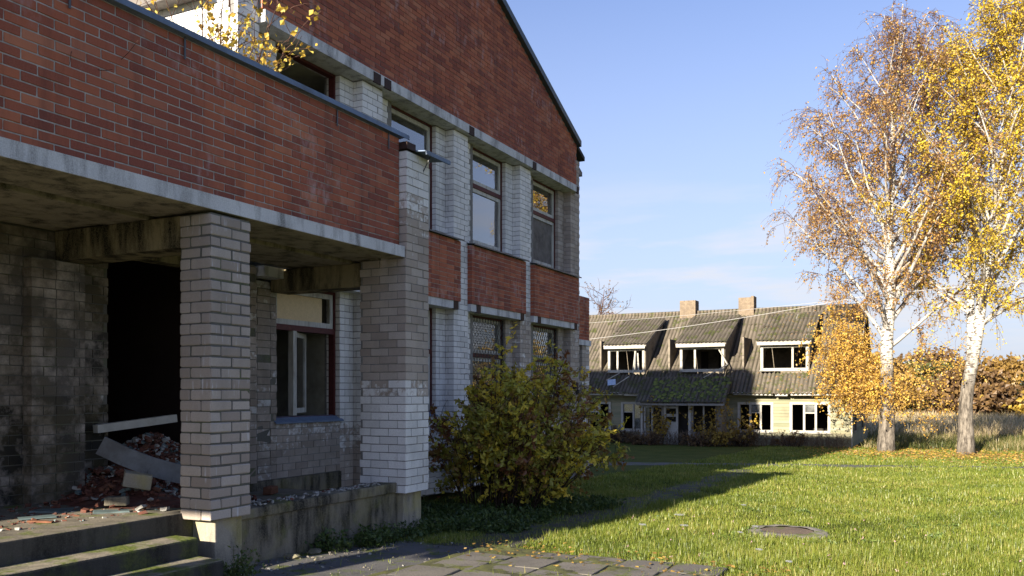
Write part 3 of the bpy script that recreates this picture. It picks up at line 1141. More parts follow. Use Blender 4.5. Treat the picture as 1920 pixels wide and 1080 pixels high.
# ------------------------------------------------------------------ THE GREEN WOODEN HOUSE
def corrugated_mat(name, base, moss, leaves=0.0):
    g = G(name)
    c = g.mix(g.ramp(g.noise(1.2, 6, .65), [(.35, 0.0), (.7, 1.0)]), base, tuple(v * .55 for v in base))
    c = g.mix(g.ramp(g.noise(.9, 4, .6, g.pos((5, .4, .4))), [(.4, 0.0), (.7, .5)]), c, tuple(min(1, v * 1.45) for v in base))
    c = g.mix(g.ramp(g.noise(2.1, 7, .7), [(.62 - .22 * moss, 0.0), (.72 - .22 * moss, .9)]), c, g.ramp(g.noise(14, 4), [(.3, (.028, .035, .010)), (.7, (.095, .115, .02))]))
    if leaves:
        c = g.mix(g.ramp(g.noise(9, 3, .6), [(.60, 0.0), (.66, leaves)]), c, (.36, .20, .06))
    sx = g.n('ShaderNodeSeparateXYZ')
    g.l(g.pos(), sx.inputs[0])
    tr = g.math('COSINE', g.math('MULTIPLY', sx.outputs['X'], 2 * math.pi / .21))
    trough_dark = g.math('MULTIPLY', g.ramp(g.math('ADD', g.math('MULTIPLY', tr, -.5), .5), [(.45, 0.0), (.85, 1.0)]), g.ramp(g.noise(1.5, 5, .6, g.pos((2.2, .6, .6))), [(.30, .35), (.6, .95)]))
    c = g.mix(trough_dark, c, (.045, .04, .028))  # wave troughs coloured darker than the crests
    g.bump(g.noise(18, 4), .3, .02)
    return g.done(c, .95, .15)


def siding_mat():
    g = G('flaking_green_siding')
    c = g.ramp(g.attr('rnd'), [(0, (.155, .165, .105)), (.5, (.24, .24, .155)), (1, (.31, .30, .21))])
    c = g.mix(g.ramp(g.noise(2.2, 6, .65, g.pos((.35, 1, 2.2))), [(.46, 0.0), (.66, .75)]), c, (.30, .25, .16))
    c = g.mix(g.ramp(g.noise(1.1, 5, .6), [(.5, 0.0), (.72, .6)]), c, (.16, .14, .10))
    c = g.mix(g.ramp(g.noise(7, 5, .65, g.pos((.3, 1, 3))), [(.58, 0.0), (.7, .7)]), c, (.32, .31, .23))
    g.bump(g.noise(16, 4, .6, g.pos((.2, 1, 3))), .3, .01)
    return g.done(c, .9, .15)


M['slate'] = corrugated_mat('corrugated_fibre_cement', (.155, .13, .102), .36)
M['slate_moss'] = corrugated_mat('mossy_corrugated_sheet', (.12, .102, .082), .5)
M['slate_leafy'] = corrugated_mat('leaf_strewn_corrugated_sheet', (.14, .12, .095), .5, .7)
M['siding'] = siding_mat()
M['trim'] = plain_mat('peeling_white_trim', (.48, .46, .41), .25, 9, .75, .2, .2, dirt=(.33, .29, .22))
M['attic'] = plain_mat('attic_boards', (.24, .205, .16), .35, 5, .95, .1, .2, dirt=(.10, .09, .07))
M['grey_wood'] = plain_mat('grey_weathered_wood', (.30, .275, .24), .4, 14, .85, .2, .3, dirt=(.13, .115, .095))
M['chimney'] = plain_mat('yellow_chimney_brick', (.25, .195, .14), .4, 6, .95, .1, .3, dirt=(.15, .115, .09))
M['dark_in'] = plain_mat('dark_interior', (.05, .045, .04), .3, 3, .95, .1, 0)

HG = -1.14            # ground at the house
HY = 45.0             # front wall
HX0, HX1 = -21.5, -3.94
EV = 1.70             # eave height (world)
EY = 44.45
RY, RZ = 50.0, 6.40
HS = (RZ - EV) / (RY - EY)
HOUSE = thing('wooden_house', (-12.5, 48, HG), 'derelict pale green wooden house with a corrugated roof and three dormers', 'house')


def hroof(y):
    return EV + HS * (y - EY)


WSPEC = [(-6.76, -5.03, 1.09, -.26), (-9.37, -7.78, 1.07, -.27), (-17.75, -16.57, 1.05, -.36), (-15.75, -14.55, 1.05, -.34)]
open_x = sorted([(a, b, zt, zb) for a, b, zt, zb in WSPEC])
# front wall from pieces round the openings
m = MB()
xs = HX0
for a, b, zt, zb in open_x:
    m.box(xs, a, HY + .03, HY + .2, HG - .2, EV + .1)
    m.box(a, b, HY + .03, HY + .2, HG - .2, zb).box(a, b, HY + .03, HY + .2, zt, EV + .1)
    xs = b
m.box(xs, HX1, HY + .03, HY + .2, HG - .2, EV + .1)
front = m.build('wall', M['grey_wood'], HOUSE)
SV, SF, SR = [], [], []


def sboard(x0, x1, z, y, h=.165):
    b = len(SV)
    SV.extend([(x0, y - .012, z), (x1, y - .012, z), (x1, y + .022, z + h), (x0, y + .022, z + h), (x0, y + .024, z), (x1, y + .024, z)])
    SF.extend([(b, b + 1, b + 2, b + 3), (b + 4, b + 5, b + 1, b)])
    r_ = random.random()
    SR.extend([r_, r_])


z = HG + .1
while z < EV - .05:
    xs = HX0
    for a, b, zt, zb in open_x + [(HX1, HX1, 0, 0)]:
        if z + .165 > zb and z < zt or a == b:
            sboard(xs, a, z, HY)
            xs = b
    z += .165
# gable end siding (looks +X)
gv, gf, gr = [], [], []
z = HG + .1
while z < RZ - .3:
    ya, yb = HY + .02, HY + 10.0
    if z > EV:
        d = (z + .13 - EV) / HS
        ya, yb = max(ya, EY + d + .15), min(yb, 2 * RY - EY - d - .15)
    if yb - ya > .3:
        b = len(gv)
        gv += [(HX1 + .012, ya, z), (HX1 + .012, yb, z), (HX1 - .01, yb, z + .13), (HX1 - .01, ya, z + .13)]
        gf.append((b, b + 1, b + 2, b + 3))
        gr.append(random.random())
    z += .13
nb = len(SV)
SV += gv
SF += [tuple(i + nb for i in f) for f in gf]
SR += gr
sd = np_obj('siding_boards', np.array(SV), np.array(SF), [M['siding']], HOUSE, attrs={'rnd': SR})
tag(sd, None, None, None, 'stuff')
m = MB()
m.prism([(HY + .2, HG - .2), (HY + 9.98, HG - .2), (HY + 9.98, EV), (RY, RZ - .25), (HY + .2, EV)], 0, HX1 - .14, HX1 - .03)
m.box(HX0, HX1 - .15, HY + 9.8, HY + 9.98, HG - .2, EV).box(HX0, HX0 + .15, HY + .2, HY + 9.8, HG - .2, EV)
m.build('wall', M['grey_wood'], HOUSE)
MB().box(HX1 - .02, HX1 + .03, HY - .03, HY + .1, HG, EV - .05).build('corner_board', M['trim'], HOUSE)
MB().box(HX0, HX1 - .15, HY + .21, HY + 9.8, EV - .08, EV + .02).box(HX0, HX1 - .15, HY + .21, HY + 9.8, HG, HG + .25).box(HX0, HX1 - .15, HY + 4.0, HY + 4.15, HG + .25, EV - .08).build('room_partition', M['dark_in'], HOUSE)
MB().box(HX0, HX1 - .2, HY - .06, HY + .4, EV - .01, EV + .05).build('eave_soffit', M['grey_wood'], HOUSE)
# fascia, broken in places
for a, b, dz in ((-9.6, -7.6, 0), (-7.5, -6.9, -.03), (-6.75, -3.85, .0), (-21.5, -15.6, 0), (-15.5, -14.2, -.05)):
    MB().box(a, b, EY - .02, EY + .02, EV - .16 + dz, EV - .02 + dz, jit=.015).build('fascia_board', M['trim'], HOUSE)
# end wall windows in shade
for (ya, yb) in ((46.2, 47.3), (50.5, 51.6)):
    q = MB().box(HX1 + .0, HX1 + .03, ya - .1, yb + .1, -.36, 1.12).build('window', M['grey_wood'], HOUSE)
    MB().box(HX1 + .031, HX1 + .036, ya, (ya + yb) / 2 - .04, -.26, 1.0).box(HX1 + .031, HX1 + .036, (ya + yb) / 2 + .04, yb, -.26, 1.0).build('pane', M['dark_in'], q)


def house_window(x0, x1, zt, zb, y, lights, bars=(), parent=HOUSE, label=None, glass=()):
    """white casing round an opening, mullions between lights"""
    m = MB()
    c_ = .11
    m.box(x0 - c_, x0 + .02, y - .045, y + .12, zb - .08, zt + .10).box(x1 - .02, x1 + c_, y - .045, y + .12, zb - .08, zt + .10)
    m.box(x0 + .02, x1 - .02, y - .043, y + .12, zt - .02, zt + .10).box(x0 + .02, x1 - .02, y - .06, y + .12, zb - .10, zb + .02)
    m.box(x0 - .16, x1 + .16, y - .075, y + .01, zb - .13, zb - .101)
    wn = m.build('window', M['trim'], parent)
    if label:
        tag(wn, label)
    cum = 0
    tot = sum(lights)
    xa = x0
    for i, l_ in enumerate(lights):
        xb = x0 + (x1 - x0) * (cum + l_) / tot
        cum += l_
        if i < len(lights) - 1:
            MB().box(xb - .05, xb + .05, y + .0, y + .1, zb + .021, zt - .021).build('mullion', M['trim'], wn)
        if i in bars:
            zb2 = zt - (zt - zb) * .33
            MB().box(xa + .052, xb - .052, y + .02, y + .07, zb2 - .025, zb2 + .025).build('glazing_bar', M['trim'], wn)
            MB().box(xa + .052, xb - .052, y + .04, y + .044, zb2 + .026, zt - .022).build('pane', M['glass_dusty'], wn)
        if i in glass:
            MB().box(xa + .052, xb - .052, y + .045, y + .049, zb + .022, zt - .022).build('pane', M['glass_dusty'], wn)
        xa = xb
    return wn


house_window(*WSPEC[0], HY, (1.05, 1, 1.05), (1,), label='three light house window nearest the lit corner')
house_window(*WSPEC[1], HY, (1, 1, 1), (1,), label='three light house window beside the porch with vines')
house_window(*WSPEC[2], HY, (1, 1), (0,), label='house window by the brick building corner')
house_window(*WSPEC[3], HY, (1, 1), (0,), label='house window left of the porch', glass=(1,))


def corrugated(name, x0, x1, y0, y1, zf, mat, parent=HOUSE, pitch=.21, amp=.036, sheet=1.35, seed=0):
    """corrugated sheeting: waves across x, lapped rows up the slope; zf(y) gives the height"""
    rr = np.random.default_rng(seed)
    nx_ = max(8, int((x1 - x0) / pitch * 5))
    xs_ = np.linspace(x0, x1, nx_)
    L_ = (y1 - y0)
    nr = max(1, round(L_ * 1.3 / sheet))
    vs, fs = [], []
    for r in range(nr):
        ya, yb = y0 + L_ * r / nr - .05 * (r > 0), y0 + L_ * (r + 1) / nr
        lift = .012 * (nr - r) * 0 + .016
        wob = .012 * np.interp(xs_, np.linspace(x0, x1, 8), rr.normal(0, 1, 8))
        b = len(vs) * nx_
        for q, yy in enumerate((ya, (ya + yb) / 2, yb)):
            zz = zf(yy) + amp * np.cos(xs_ * 2 * np.pi / pitch) + (lift if q == 0 else 0) + wob
            yj = yy + (.02 * np.interp(xs_, np.linspace(x0, x1, 12), rr.normal(0, 1, 12)) if q == 0 else 0)
            vs.append(np.column_stack([xs_, np.full(nx_, 1.0) * yj, zz]))
        k0 = (r * 3) * nx_
        for q in range(2):
            a_ = k0 + q * nx_ + np.arange(nx_ - 1)
            fs.append(np.stack([a_, a_ + 1, a_ + nx_ + 1, a_ + nx_], 1))
    return np_obj(name, np.concatenate(vs), np.concatenate(fs), [mat], parent, smooth=True)


DORM = [(-17.07, -14.48), (-12.92, -10.1), (-8.64, -5.82)]
edges = [HX0 - .3] + [v for d in DORM for v in (d[0] + .15, d[1] - .15)] + [HX1 + .35]
sid = 0
for i in range(len(edges) - 1):
    a_, b_ = edges[i], edges[i + 1]
    leafy = i >= 5
    if i % 2 == 0:
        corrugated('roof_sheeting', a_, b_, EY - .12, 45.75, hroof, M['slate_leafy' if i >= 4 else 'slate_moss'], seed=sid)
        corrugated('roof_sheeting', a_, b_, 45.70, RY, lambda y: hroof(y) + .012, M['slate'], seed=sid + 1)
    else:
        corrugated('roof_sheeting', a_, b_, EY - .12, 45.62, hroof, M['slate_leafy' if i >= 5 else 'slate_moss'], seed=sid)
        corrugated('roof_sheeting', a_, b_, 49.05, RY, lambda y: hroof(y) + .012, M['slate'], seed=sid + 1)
    sid += 2
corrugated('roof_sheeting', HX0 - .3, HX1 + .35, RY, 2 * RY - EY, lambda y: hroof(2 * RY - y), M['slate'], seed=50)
MB().tube([(HX0 - .3, RY, RZ + .03), (-12, RY, RZ + .02), (HX1 + .35, RY, RZ + .03)], .1, 8).build('ridge_cap', M['slate'], HOUSE)
m = MB()
m.prism([(EY, EV - .1), (RY, RZ - .12), (2 * RY - EY, EV - .1), (2 * RY - EY, EV + .04), (RY, RZ + .02), (EY, EV + .04)], 0, HX1 + .28, HX1 + .33)
m.build('verge_board', M['grey_wood'], HOUSE)
# attic space behind the dormers
MB().box(HX0 + .3, HX1 - .3, 48.6, 48.75, 1.9, 5.1).build('attic_partition', M['attic'], HOUSE)
for xa in (-13.4, -9.4, -17.4):
    MB().box(xa, xa + .1, 45.7, 48.6, 1.9, 4.6).build('attic_side_wall', M['attic'], HOUSE)
MB().box(-12.3, -11.9, 48.58, 48.6, 2.2, 4.0).box(-11.3, -11.05, 48.58, 48.6, 2.2, 4.0).build('attic_doorway', M['dark_in'], HOUSE)
DSP = [((.55, 1.3, .55), (0, 2)), ((1, 2.1), ()), ((2.2, 1), ())]
for i, (a_, b_) in enumerate(DORM):
    wa, wb = a_ + .22, b_ - .22
    yd = 45.6
    zt, zb_ = 4.22, hroof(yd) + .14
    dm = MB().prism([(45.28, 4.22), (49.0, 5.90), (49.0, 6.0), (45.28, 4.32)], 0, a_ + .05, b_ - .05).build('dormer', M['grey_wood'], HOUSE)
    for xa in (wa - .04, wb - .02):
        MB().prism([(yd + .05, hroof(yd)), (yd + .05, 4.30), (48.9, 5.62), (48.9, hroof(48.9) - .05)], 0, xa, xa + .06).build('dormer_cheek', M['attic'], dm)
    tag(dm, ['dormer nearest the brick building with broken sashes', 'middle dormer with a hanging broken sash', 'dormer nearest the birch trees'][i])
    zfun = lambda y: 4.33 + (6.07 - 4.33) * (y - 45.2) / (49.05 - 45.2)
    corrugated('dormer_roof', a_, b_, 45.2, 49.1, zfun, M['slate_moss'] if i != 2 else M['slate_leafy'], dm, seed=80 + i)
    MB().box(a_ + .1, b_ - .1, 45.22, 45.27, 4.12, 4.27, jit=.012).build('fascia_board', M['trim'], dm)
    house_window(wa + .11, wb - .11, 4.02, zb_ + .1, yd, DSP[i][0], parent=dm)
# broken sashes hanging from the dormers
brk = [((-10.55, 45.45, 3.95), (-10.05, 45.2, 3.15)), ((-10.05, 45.2, 3.15), (-11.35, 45.0, 2.42)), ((-15.2, 45.45, 3.9), (-15.28, 45.3, 2.75)), ((-15.05, 45.4, 3.85), (-14.95, 45.25, 2.9)),
       ((-15.9, 44.85, 2.75), (-16.6, 44.6, 2.35)), ((-15.35, 44.8, 2.55), (-16.15, 44.45, 1.98)), ((-14.3, 44.7, 1.72), (-15.8, 44.4, 1.58))]
for k, (p, q) in enumerate(brk):
    MB().bar(p, q, .07, .045).build('broken_sash_bar', M['trim'], HOUSE)
MB().face([(-16.5, 44.55, 2.38), (-16.05, 44.6, 2.42), (-15.95, 44.35, 2.1), (-16.4, 44.3, 2.06)]).build('broken_pane', M['glass_dusty'], HOUSE)
MB().box(-11.5, -10.6, 44.9, 44.95, 2.0, 2.06).box(-11.5, -10.6, 45.05, 45.1, 2.1, 2.16).build('broken_sash_bar', M['trim'], HOUSE)


# porch
PF = 43.75
por = MB()
for (x0, x1) in ((-14.35, -14.2), (-13.2, -13.05), (-11.72, -11.5), (-10.35, -10.05)):
    por.box(x0, x1, PF, PF + .15, HG, .98)
por.box(-14.2, -13.2, PF + .02, PF + .1, HG, -.36).box(-11.5, -10.35, PF + .02, PF + .1, HG, -.36).box(-14.35, -10.05, PF - .02, PF + .16, .98, 1.22)
por.box(-10.2, -10.05, PF + .15, HY, HG, 1.05)
prch = por.build('porch', M['grey_wood'], HOUSE)
MB().box(-14.2, -13.2, PF + .03, PF + .08, .88, .98).box(-13.75, -13.65, PF + .03, PF + .08, -.36, .88).box(-11.0, -10.92, PF + .03, PF + .08, -.36, .98).build('porch_window_bar', M['trim'], prch)
for (xa, xb, ya_, yb_) in ((-14.3, -14.22, -.02, 0), (-13.05, -12.95, -.02, .1), (-12.4, -12.3, -.02, .1), (-11.75, -11.62, -.03, 0)):
    MB().box(xa, xb, PF + ya_, PF + yb_, HG, 1.0).build('door_post', M['trim'], prch)
m = MB()
m.box(-12.95, -12.42, PF + .03, PF + .08, HG + .1, .15).box(-12.95, -12.42, PF + .03, PF + .08, .4, .55).box(-12.95, -12.42, PF + .03, PF + .08, .84, .95)
m.build('door', M['trim'], prch)
MB().box(-14.2, -10.2, HY - .1, HY - .05, HG, 1.1).box(-12.25, -11.8, HY - .6, HY - .55, HG, .6).build('porch_back', M['dark_in'], prch)
pz = lambda y: 1.16 + (2.5 - 1.16) * (y - 43.25) / (45.0 - 43.25)
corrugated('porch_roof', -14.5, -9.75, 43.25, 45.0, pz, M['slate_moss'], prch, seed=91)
MB().prism([(43.3, 1.02), (44.9, 2.25), (44.9, 2.36), (43.3, 1.13)], 0, -9.86, -9.80).build('porch_verge', M['grey_wood'], prch)
MB().box(-14.45, -9.8, 43.27, 43.31, 1.0, 1.11, jit=.02).build('fascia_board', M['grey_wood'], prch)
# moss cushions on the porch roof
mv, mf = [], []
for _ in range(260):
    x_, y_ = random.uniform(-13.9, -9.8), random.uniform(43.3, 44.95)
    s_ = random.uniform(.05, .14)
    base = len(mv)
    z_ = pz(y_) + .02
    ring = [(x_ + s_ * math.cos(a) * random.uniform(.7, 1.2), y_ + s_ * math.sin(a) * .8, z_ + s_ * math.sin(a) * .6) for a in np.arange(0, 6.28, 1.05)]
    mv += ring[:6] + [(x_, y_ - s_ * .25, z_ + s_ * .45)]
    mf += [(base + k, base + (k + 1) % 6, base + 6) for k in range(6)]
mo = np_obj('moss', np.array(mv), np.array(mf), [leaf_mat('bright_moss', [(0, (.04, .055, .012)), (1, (.16, .19, .03))], .1)], prch, attrs={'rnd': np.repeat(RNG.random(260), 6)}, smooth=False)
tag(mo, None, None, None, 'stuff')

# chimneys
def chimney(x0, x1, ztop, ragged, label):
    ch = MB().box(x0 + .01, x1 - .01, RY - .39, RY + .39, RZ - .4, ztop - .05).build('chimney', M['chimney'], HOUSE)
    tag(ch, label)
    z_ = RZ - .4
    r = 0
    while z_ < ztop:
        xa = x0 + (.14 if r % 2 else 0)
        segs = [(x0, xa)] if r % 2 else []
        while xa < x1 - .03:
            segs.append((xa, min(xa + .27, x1)))
            xa += .28
        for (p, q) in segs:
            if ragged and z_ > ztop - .35 and p < x1 - .3 and z_ > ztop - .12 - .25 * (p - x0):
                continue
            MB().box(p + .004, q - .004, RY - .4, RY + .4, z_, z_ + .075, jit=.003).build('brick', M['chimney'], ch)
        z_ += .085
        r += 1


chimney(-13.84, -12.9, 7.08, False, 'square topped chimney behind the middle dormer')
chimney(-10.41, -9.54, 7.16, True, 'crumbling chimney with a ragged top')

# ------------------------------------------------------------------ vegetation helpers
def leaves_mesh(P, size, rng, elong=1.6, up=0.0, droop=0.0):
    """diamond leaves at points P (n,3); returns verts, quads"""
    n = len(P)
    s = size * rng.uniform(.7, 1.3, n)
    d = rng.normal(0, 1, (n, 3))
    d[:, 2] -= droop
    d /= np.linalg.norm(d, axis=1)[:, None]
    t = rng.normal(0, 1, (n, 3))
    t[:, 2] += up
    sd = np.cross(d, t)
    sd /= np.linalg.norm(sd, axis=1)[:, None] + 1e-9
    nn = np.cross(d, sd)
    a = d * (s * elong * .5)[:, None]
    b = sd * (s * .5)[:, None]
    fold = nn * (s * .16)[:, None]
    V = np.stack([P - a, P + b * 1.0 - a * .1 + fold, P + a, P - b * 1.0 - a * .1 + fold], 1).reshape(-1, 3)
    F = np.arange(n * 4).reshape(n, 4)
    return V, F


def curve_pts(p, d, length, n, rng, up=0.0, wob=.12):
    """a wandering polyline; up>0 bends skyward, <0 droops"""
    pts = [np.array(p, float)]
    d = np.array(d, float)
    d /= np.linalg.norm(d)
    for i in range(n):
        u = up(i / n) if callable(up) else up
        d = d + rng.normal(0, wob, 3) + np.array([0, 0, u])
        d /= np.linalg.norm(d)
        pts.append(pts[-1] + d * length / n)
    return pts


def along(pts, t):
    k = t * (len(pts) - 1)
    i = min(int(k), len(pts) - 2)
    return pts[i] + (pts[i + 1] - pts[i]) * (k - i), pts[i + 1] - pts[i]


class Twigs:
    """many thin 3-sided twigs in one numpy mesh"""
    def __init__(s):
        s.v, s.f, s.n = [], [], 0

    def add(s, pts, r0, r1, k=3):
        n = len(pts)
        P = np.array(pts)
        D = np.gradient(P, axis=0)
        D /= np.linalg.norm(D, axis=1)[:, None] + 1e-9
        ref = np.array([.31, .77, .55])
        A = np.cross(D, ref)
        A /= np.linalg.norm(A, axis=1)[:, None] + 1e-9
        Bv = np.cross(D, A)
        r = np.linspace(r0, r1, n)
        ang = np.arange(k) * 2 * np.pi / k
        V = P[:, None] + (A[:, None] * np.cos(ang)[None, :, None] + Bv[:, None] * np.sin(ang)[None, :, None]) * r[:, None, None]
        s.v.append(V.reshape(-1, 3))
        for i in range(n - 1):
            for q in range(k):
                a, b = s.n + i * k + q, s.n + i * k + (q + 1) % k
                s.f.append((a, b, b + k, a + k))
        s.n += n * k

    def build(s, name, mat, parent):
        return np_obj(name, np.concatenate(s.v), np.array(s.f), [mat], parent, smooth=True)


def birch_bark():
    g = G('birch_bark')
    sp_ = g.n('ShaderNodeSeparateXYZ')
    g.l(g.pos(), sp_.inputs[0])
    c = g.mix(g.ramp(g.noise(5, 5, .6, g.pos((1, 1, 3.2))), [(.50, 0.0), (.58, .95)]), (.56, .525, .47), (.06, .05, .045))
    low = g.math('ADD', sp_.outputs['Z'], g.math('MULTIPLY', g.noise(2.2, 5), 3.4))
    f = g.ramp(g.math('DIVIDE', low, 10.0), [(.34, 1.0), (.60, 0.0)])
    rough_ = g.mix(g.ramp(g.noise(9, 6, .7, g.pos((1, 1, .25))), [(.4, 0.0), (.6, 1.0)]), (.22, .19, .155), (.06, .05, .04))
    c = g.mix(f, c, rough_)
    g.bump(g.noise(12, 5, .7, g.pos((1, 1, .5))), .7, .04)
    return g.done(c, .85, .2)


M['birch'] = birch_bark()
M['twig'] = plain_mat('birch_twigs', (.125, .07, .052), .4, 8, .85, .15, 0)
M['limb'] = plain_mat('pale_birch_limb', (.50, .465, .42), .3, 3, .8, .2, 0, dirt=(.14, .11, .09))
LEAF_ORANGE = leaf_mat('orange_birch_leaves', [(0, (.24, .13, .06)), (.35, (.38, .21, .075)), (.75, (.52, .31, .06)), (1, (.68, .46, .08))])
LEAF_YELLOW = leaf_mat('yellow_birch_leaves', [(0, (.33, .25, .03)), (.3, (.52, .37, .03)), (.75, (.70, .50, .04)), (1, (.58, .54, .08))])


def birch(base, height, label, seed, trunk_pts, trunk_r, crown, leafm, leaf_n, limb_n, extra=None, second=None, leaf_s=.072):
    rng = np.random.default_rng(seed)
    T = thing('birch_tree', base, label, 'tree')
    bx, by, bz = base
    paths = [(trunk_pts, trunk_r)] + ([second] if second else [])
    tw, lm = Twigs(), MB()
    LP = []
    for pi, (tp, tr) in enumerate(paths):
        P = [np.array([bx + x, by + y, bz + z]) for x, y, z in tp]
        # smooth the trunk line
        dense, rad = [], []
        zs = [p[2] for p in P]
        for zz in np.linspace(zs[0], zs[-1], 26):
            wob_ = .05 * math.sin(zz * 1.3 + seed)
            dense.append(np.array([np.interp(zz, zs, [p[0] for p in P]) + wob_, np.interp(zz, zs, [p[1] for p in P]) + .04 * math.cos(zz * 1.1), zz]))
            rad.append(float(np.interp(zz, zs, tr)))
        MB().tube(dense, rad, 12).build('trunk', M['birch'], T, smooth=True)
        n_l = limb_n[pi]
        for i in range(n_l):
            h = crown['z0'] + (crown['z1'] - crown['z0']) * ((i + rng.uniform(0, .8)) / n_l) ** .9
            zz = bz + h
            p0 = np.array([np.interp(zz, [q[2] for q in dense], [q[k] for q in dense]) for k in range(3)])
            r0 = float(np.interp(zz, [q[2] for q in dense], rad))
            hr = (h - crown['z0']) / (height - crown['z0'])
            ln = crown['len'] * np.interp(hr, [0, .12, .35, .7, 1], crown['prof'])
            az = i * 2.399 + rng.uniform(-.5, .5)
            asc = rng.uniform(.75, 1.35) + .5 * hr
            d0 = np.array([math.cos(az), math.sin(az), asc])
            lp = curve_pts(p0, d0, ln * 1.15, 9, rng, up=lambda t: .05 - .16 * t * (1.15 - hr), wob=.07)
            rr = min(r0 * .5, .02 + ln * .018)
            lm.tube(lp, list(np.linspace(rr, .012, len(lp))), 5, cap=False)
            nsub = int(6 + ln * 3.4)
            for j in range(nsub):
                t = rng.uniform(.22, 1.0)
                q, dd = along(lp, t)
                sl = ln * rng.uniform(.16, .36) * (1.15 - .5 * t)
                sdv = dd / (np.linalg.norm(dd) + 1e-9) * .8 + rng.normal(0, .65, 3)
                sp2 = curve_pts(q, sdv, sl, 5, rng, up=-.10, wob=.15)
                tw.add(sp2, .014, .006)
                for _ in range(6):
                    t2 = rng.uniform(.2, 1)
                    q2, d2 = along(sp2, t2)
                    tl = rng.uniform(.35, crown['droop'])
                    wd = d2 / (np.linalg.norm(d2) + 1e-9) * .6 + rng.normal(0, .4, 3) + np.array([0, 0, -.25])
                    tp2 = curve_pts(q2, wd, tl, 4, rng, up=-.30, wob=.14)
                    tw.add(tp2, .007, .004)
                    LP.append(np.array(tp2))
    lm.build('limbs', M['limb'], T, smooth=True)
    # leaves along the hanging twigs, denser low in the crown
    LP = [l for l in LP]
    wts = np.array([crown['dens'](l[0][2] - bz) for l in LP])
    wts = wts / wts.sum()
    pick = rng.choice(len(LP), leaf_n, p=wts)
    A = np.array(LP)
    tt = rng.uniform(0, 3.999, leaf_n)
    i0 = tt.astype(int)
    pts = A[pick, i0] + (A[pick, i0 + 1] - A[pick, i0]) * (tt - i0)[:, None] + rng.normal(0, .05, (leaf_n, 3))
    clump = rng.random(len(LP))
    rnd = np.clip(.55 * clump[pick] + .45 * rng.random(leaf_n), 0, 1)
    if extra is not None:
        for (c, rad3, n_, ntw) in extra:
            cl = []
            for _ in range(ntw):
                q = np.array(c) + np.clip(rng.normal(0, .72, 3), -1.7, 1.7) * np.array(rad3)
                tp2 = curve_pts(q, (rng.normal(0, .7), rng.normal(0, .7), -.25), rng.uniform(.5, 1.5), 4, rng, up=-.22, wob=.15)
                tw.add(tp2, .007, .004)
                cl.append(tp2)
            cl = np.array(cl)
            pk = rng.integers(0, ntw, n_)
            t3 = rng.uniform(0, 3.999, n_)
            i3 = t3.astype(int)
            pts = np.concatenate([pts, cl[pk, i3] + (cl[pk, i3 + 1] - cl[pk, i3]) * (t3 - i3)[:, None] + rng.normal(0, .06, (n_, 3))])
            rnd = np.concatenate([rnd, np.clip(.5 + .35 * rng.random(ntw)[pk] + .25 * rng.random(n_), 0, 1)])
    tw.build('twigs', M['twig'], T)
    V, F = leaves_mesh(pts, leaf_s, rng, 1.3, droop=.5)
    o = np_obj('crown', V, F, [leafm], T, attrs={'rnd': rnd})
    tag(o, None, None, None, 'stuff')
    return T


birch((-2.18, 41.7, -1.06), 20.2, 'tall half bare birch with orange leaves beside the green house', 12,
      [(0, 0, -.2), (.02, 0, 1), (-.05, 0, 3), (.1, .0, 6), (.1, 0, 9), (.2, 0, 13), (.45, 0, 17), (.7, 0, 20.0)], [.42, .34, .29, .24, .18, .11, .055, .015],
      dict(z0=4.6, z1=18.0, len=5.9, prof=[.8, 1.0, .88, .50, .10], droop=1.25, dens=lambda h: np.interp(h, [4, 8, 13, 20], [1.8, 1.5, .9, .45])),
      LEAF_ORANGE, 30000, [58],
      extra=[((-4.0, 42.2, 3.7), (1.0, .7, 1.15), 7000, 420), ((-3.1, 41.8, 2.1), (.95, .6, .8), 5200, 320), ((-1.9, 41.5, 2.0), (.7, .5, .7), 1500, 110), ((-.4, 42.6, 1.5), (.8, .5, .9), 600, 70), ((.2, 42.6, 3.4), (1.1, .6, .9), 800, 90)])
birch((.89, 41.8, -1.06), 20.6, 'dense golden birch with a forked leaning trunk at the right edge', 9,
      [(0, 0, -.2), (.03, 0, 1), (.1, 0, 2.4), (.35, 0, 4.6), (.78, 0, 7.3), (1.3, .1, 10.5), (1.7, .2, 14), (1.9, .2, 17.5), (2.0, .2, 20.3)], [.40, .32, .27, .24, .20, .16, .11, .06, .012],
      dict(z0=5.2, z1=18.4, len=5.2, prof=[.7, .95, .95, .58, .12], droop=1.1, dens=lambda h: np.interp(h, [4, 8, 13, 20], [1.0, 1.3, 1.2, .8])),
      LEAF_YELLOW, 54000, [44, 22],
      second=([(.2, .1, 4.0), (.22, .15, 6), (.4, .2, 9), (.5, .3, 13), (.6, .3, 16)], [.17, .16, .13, .08, .02]))

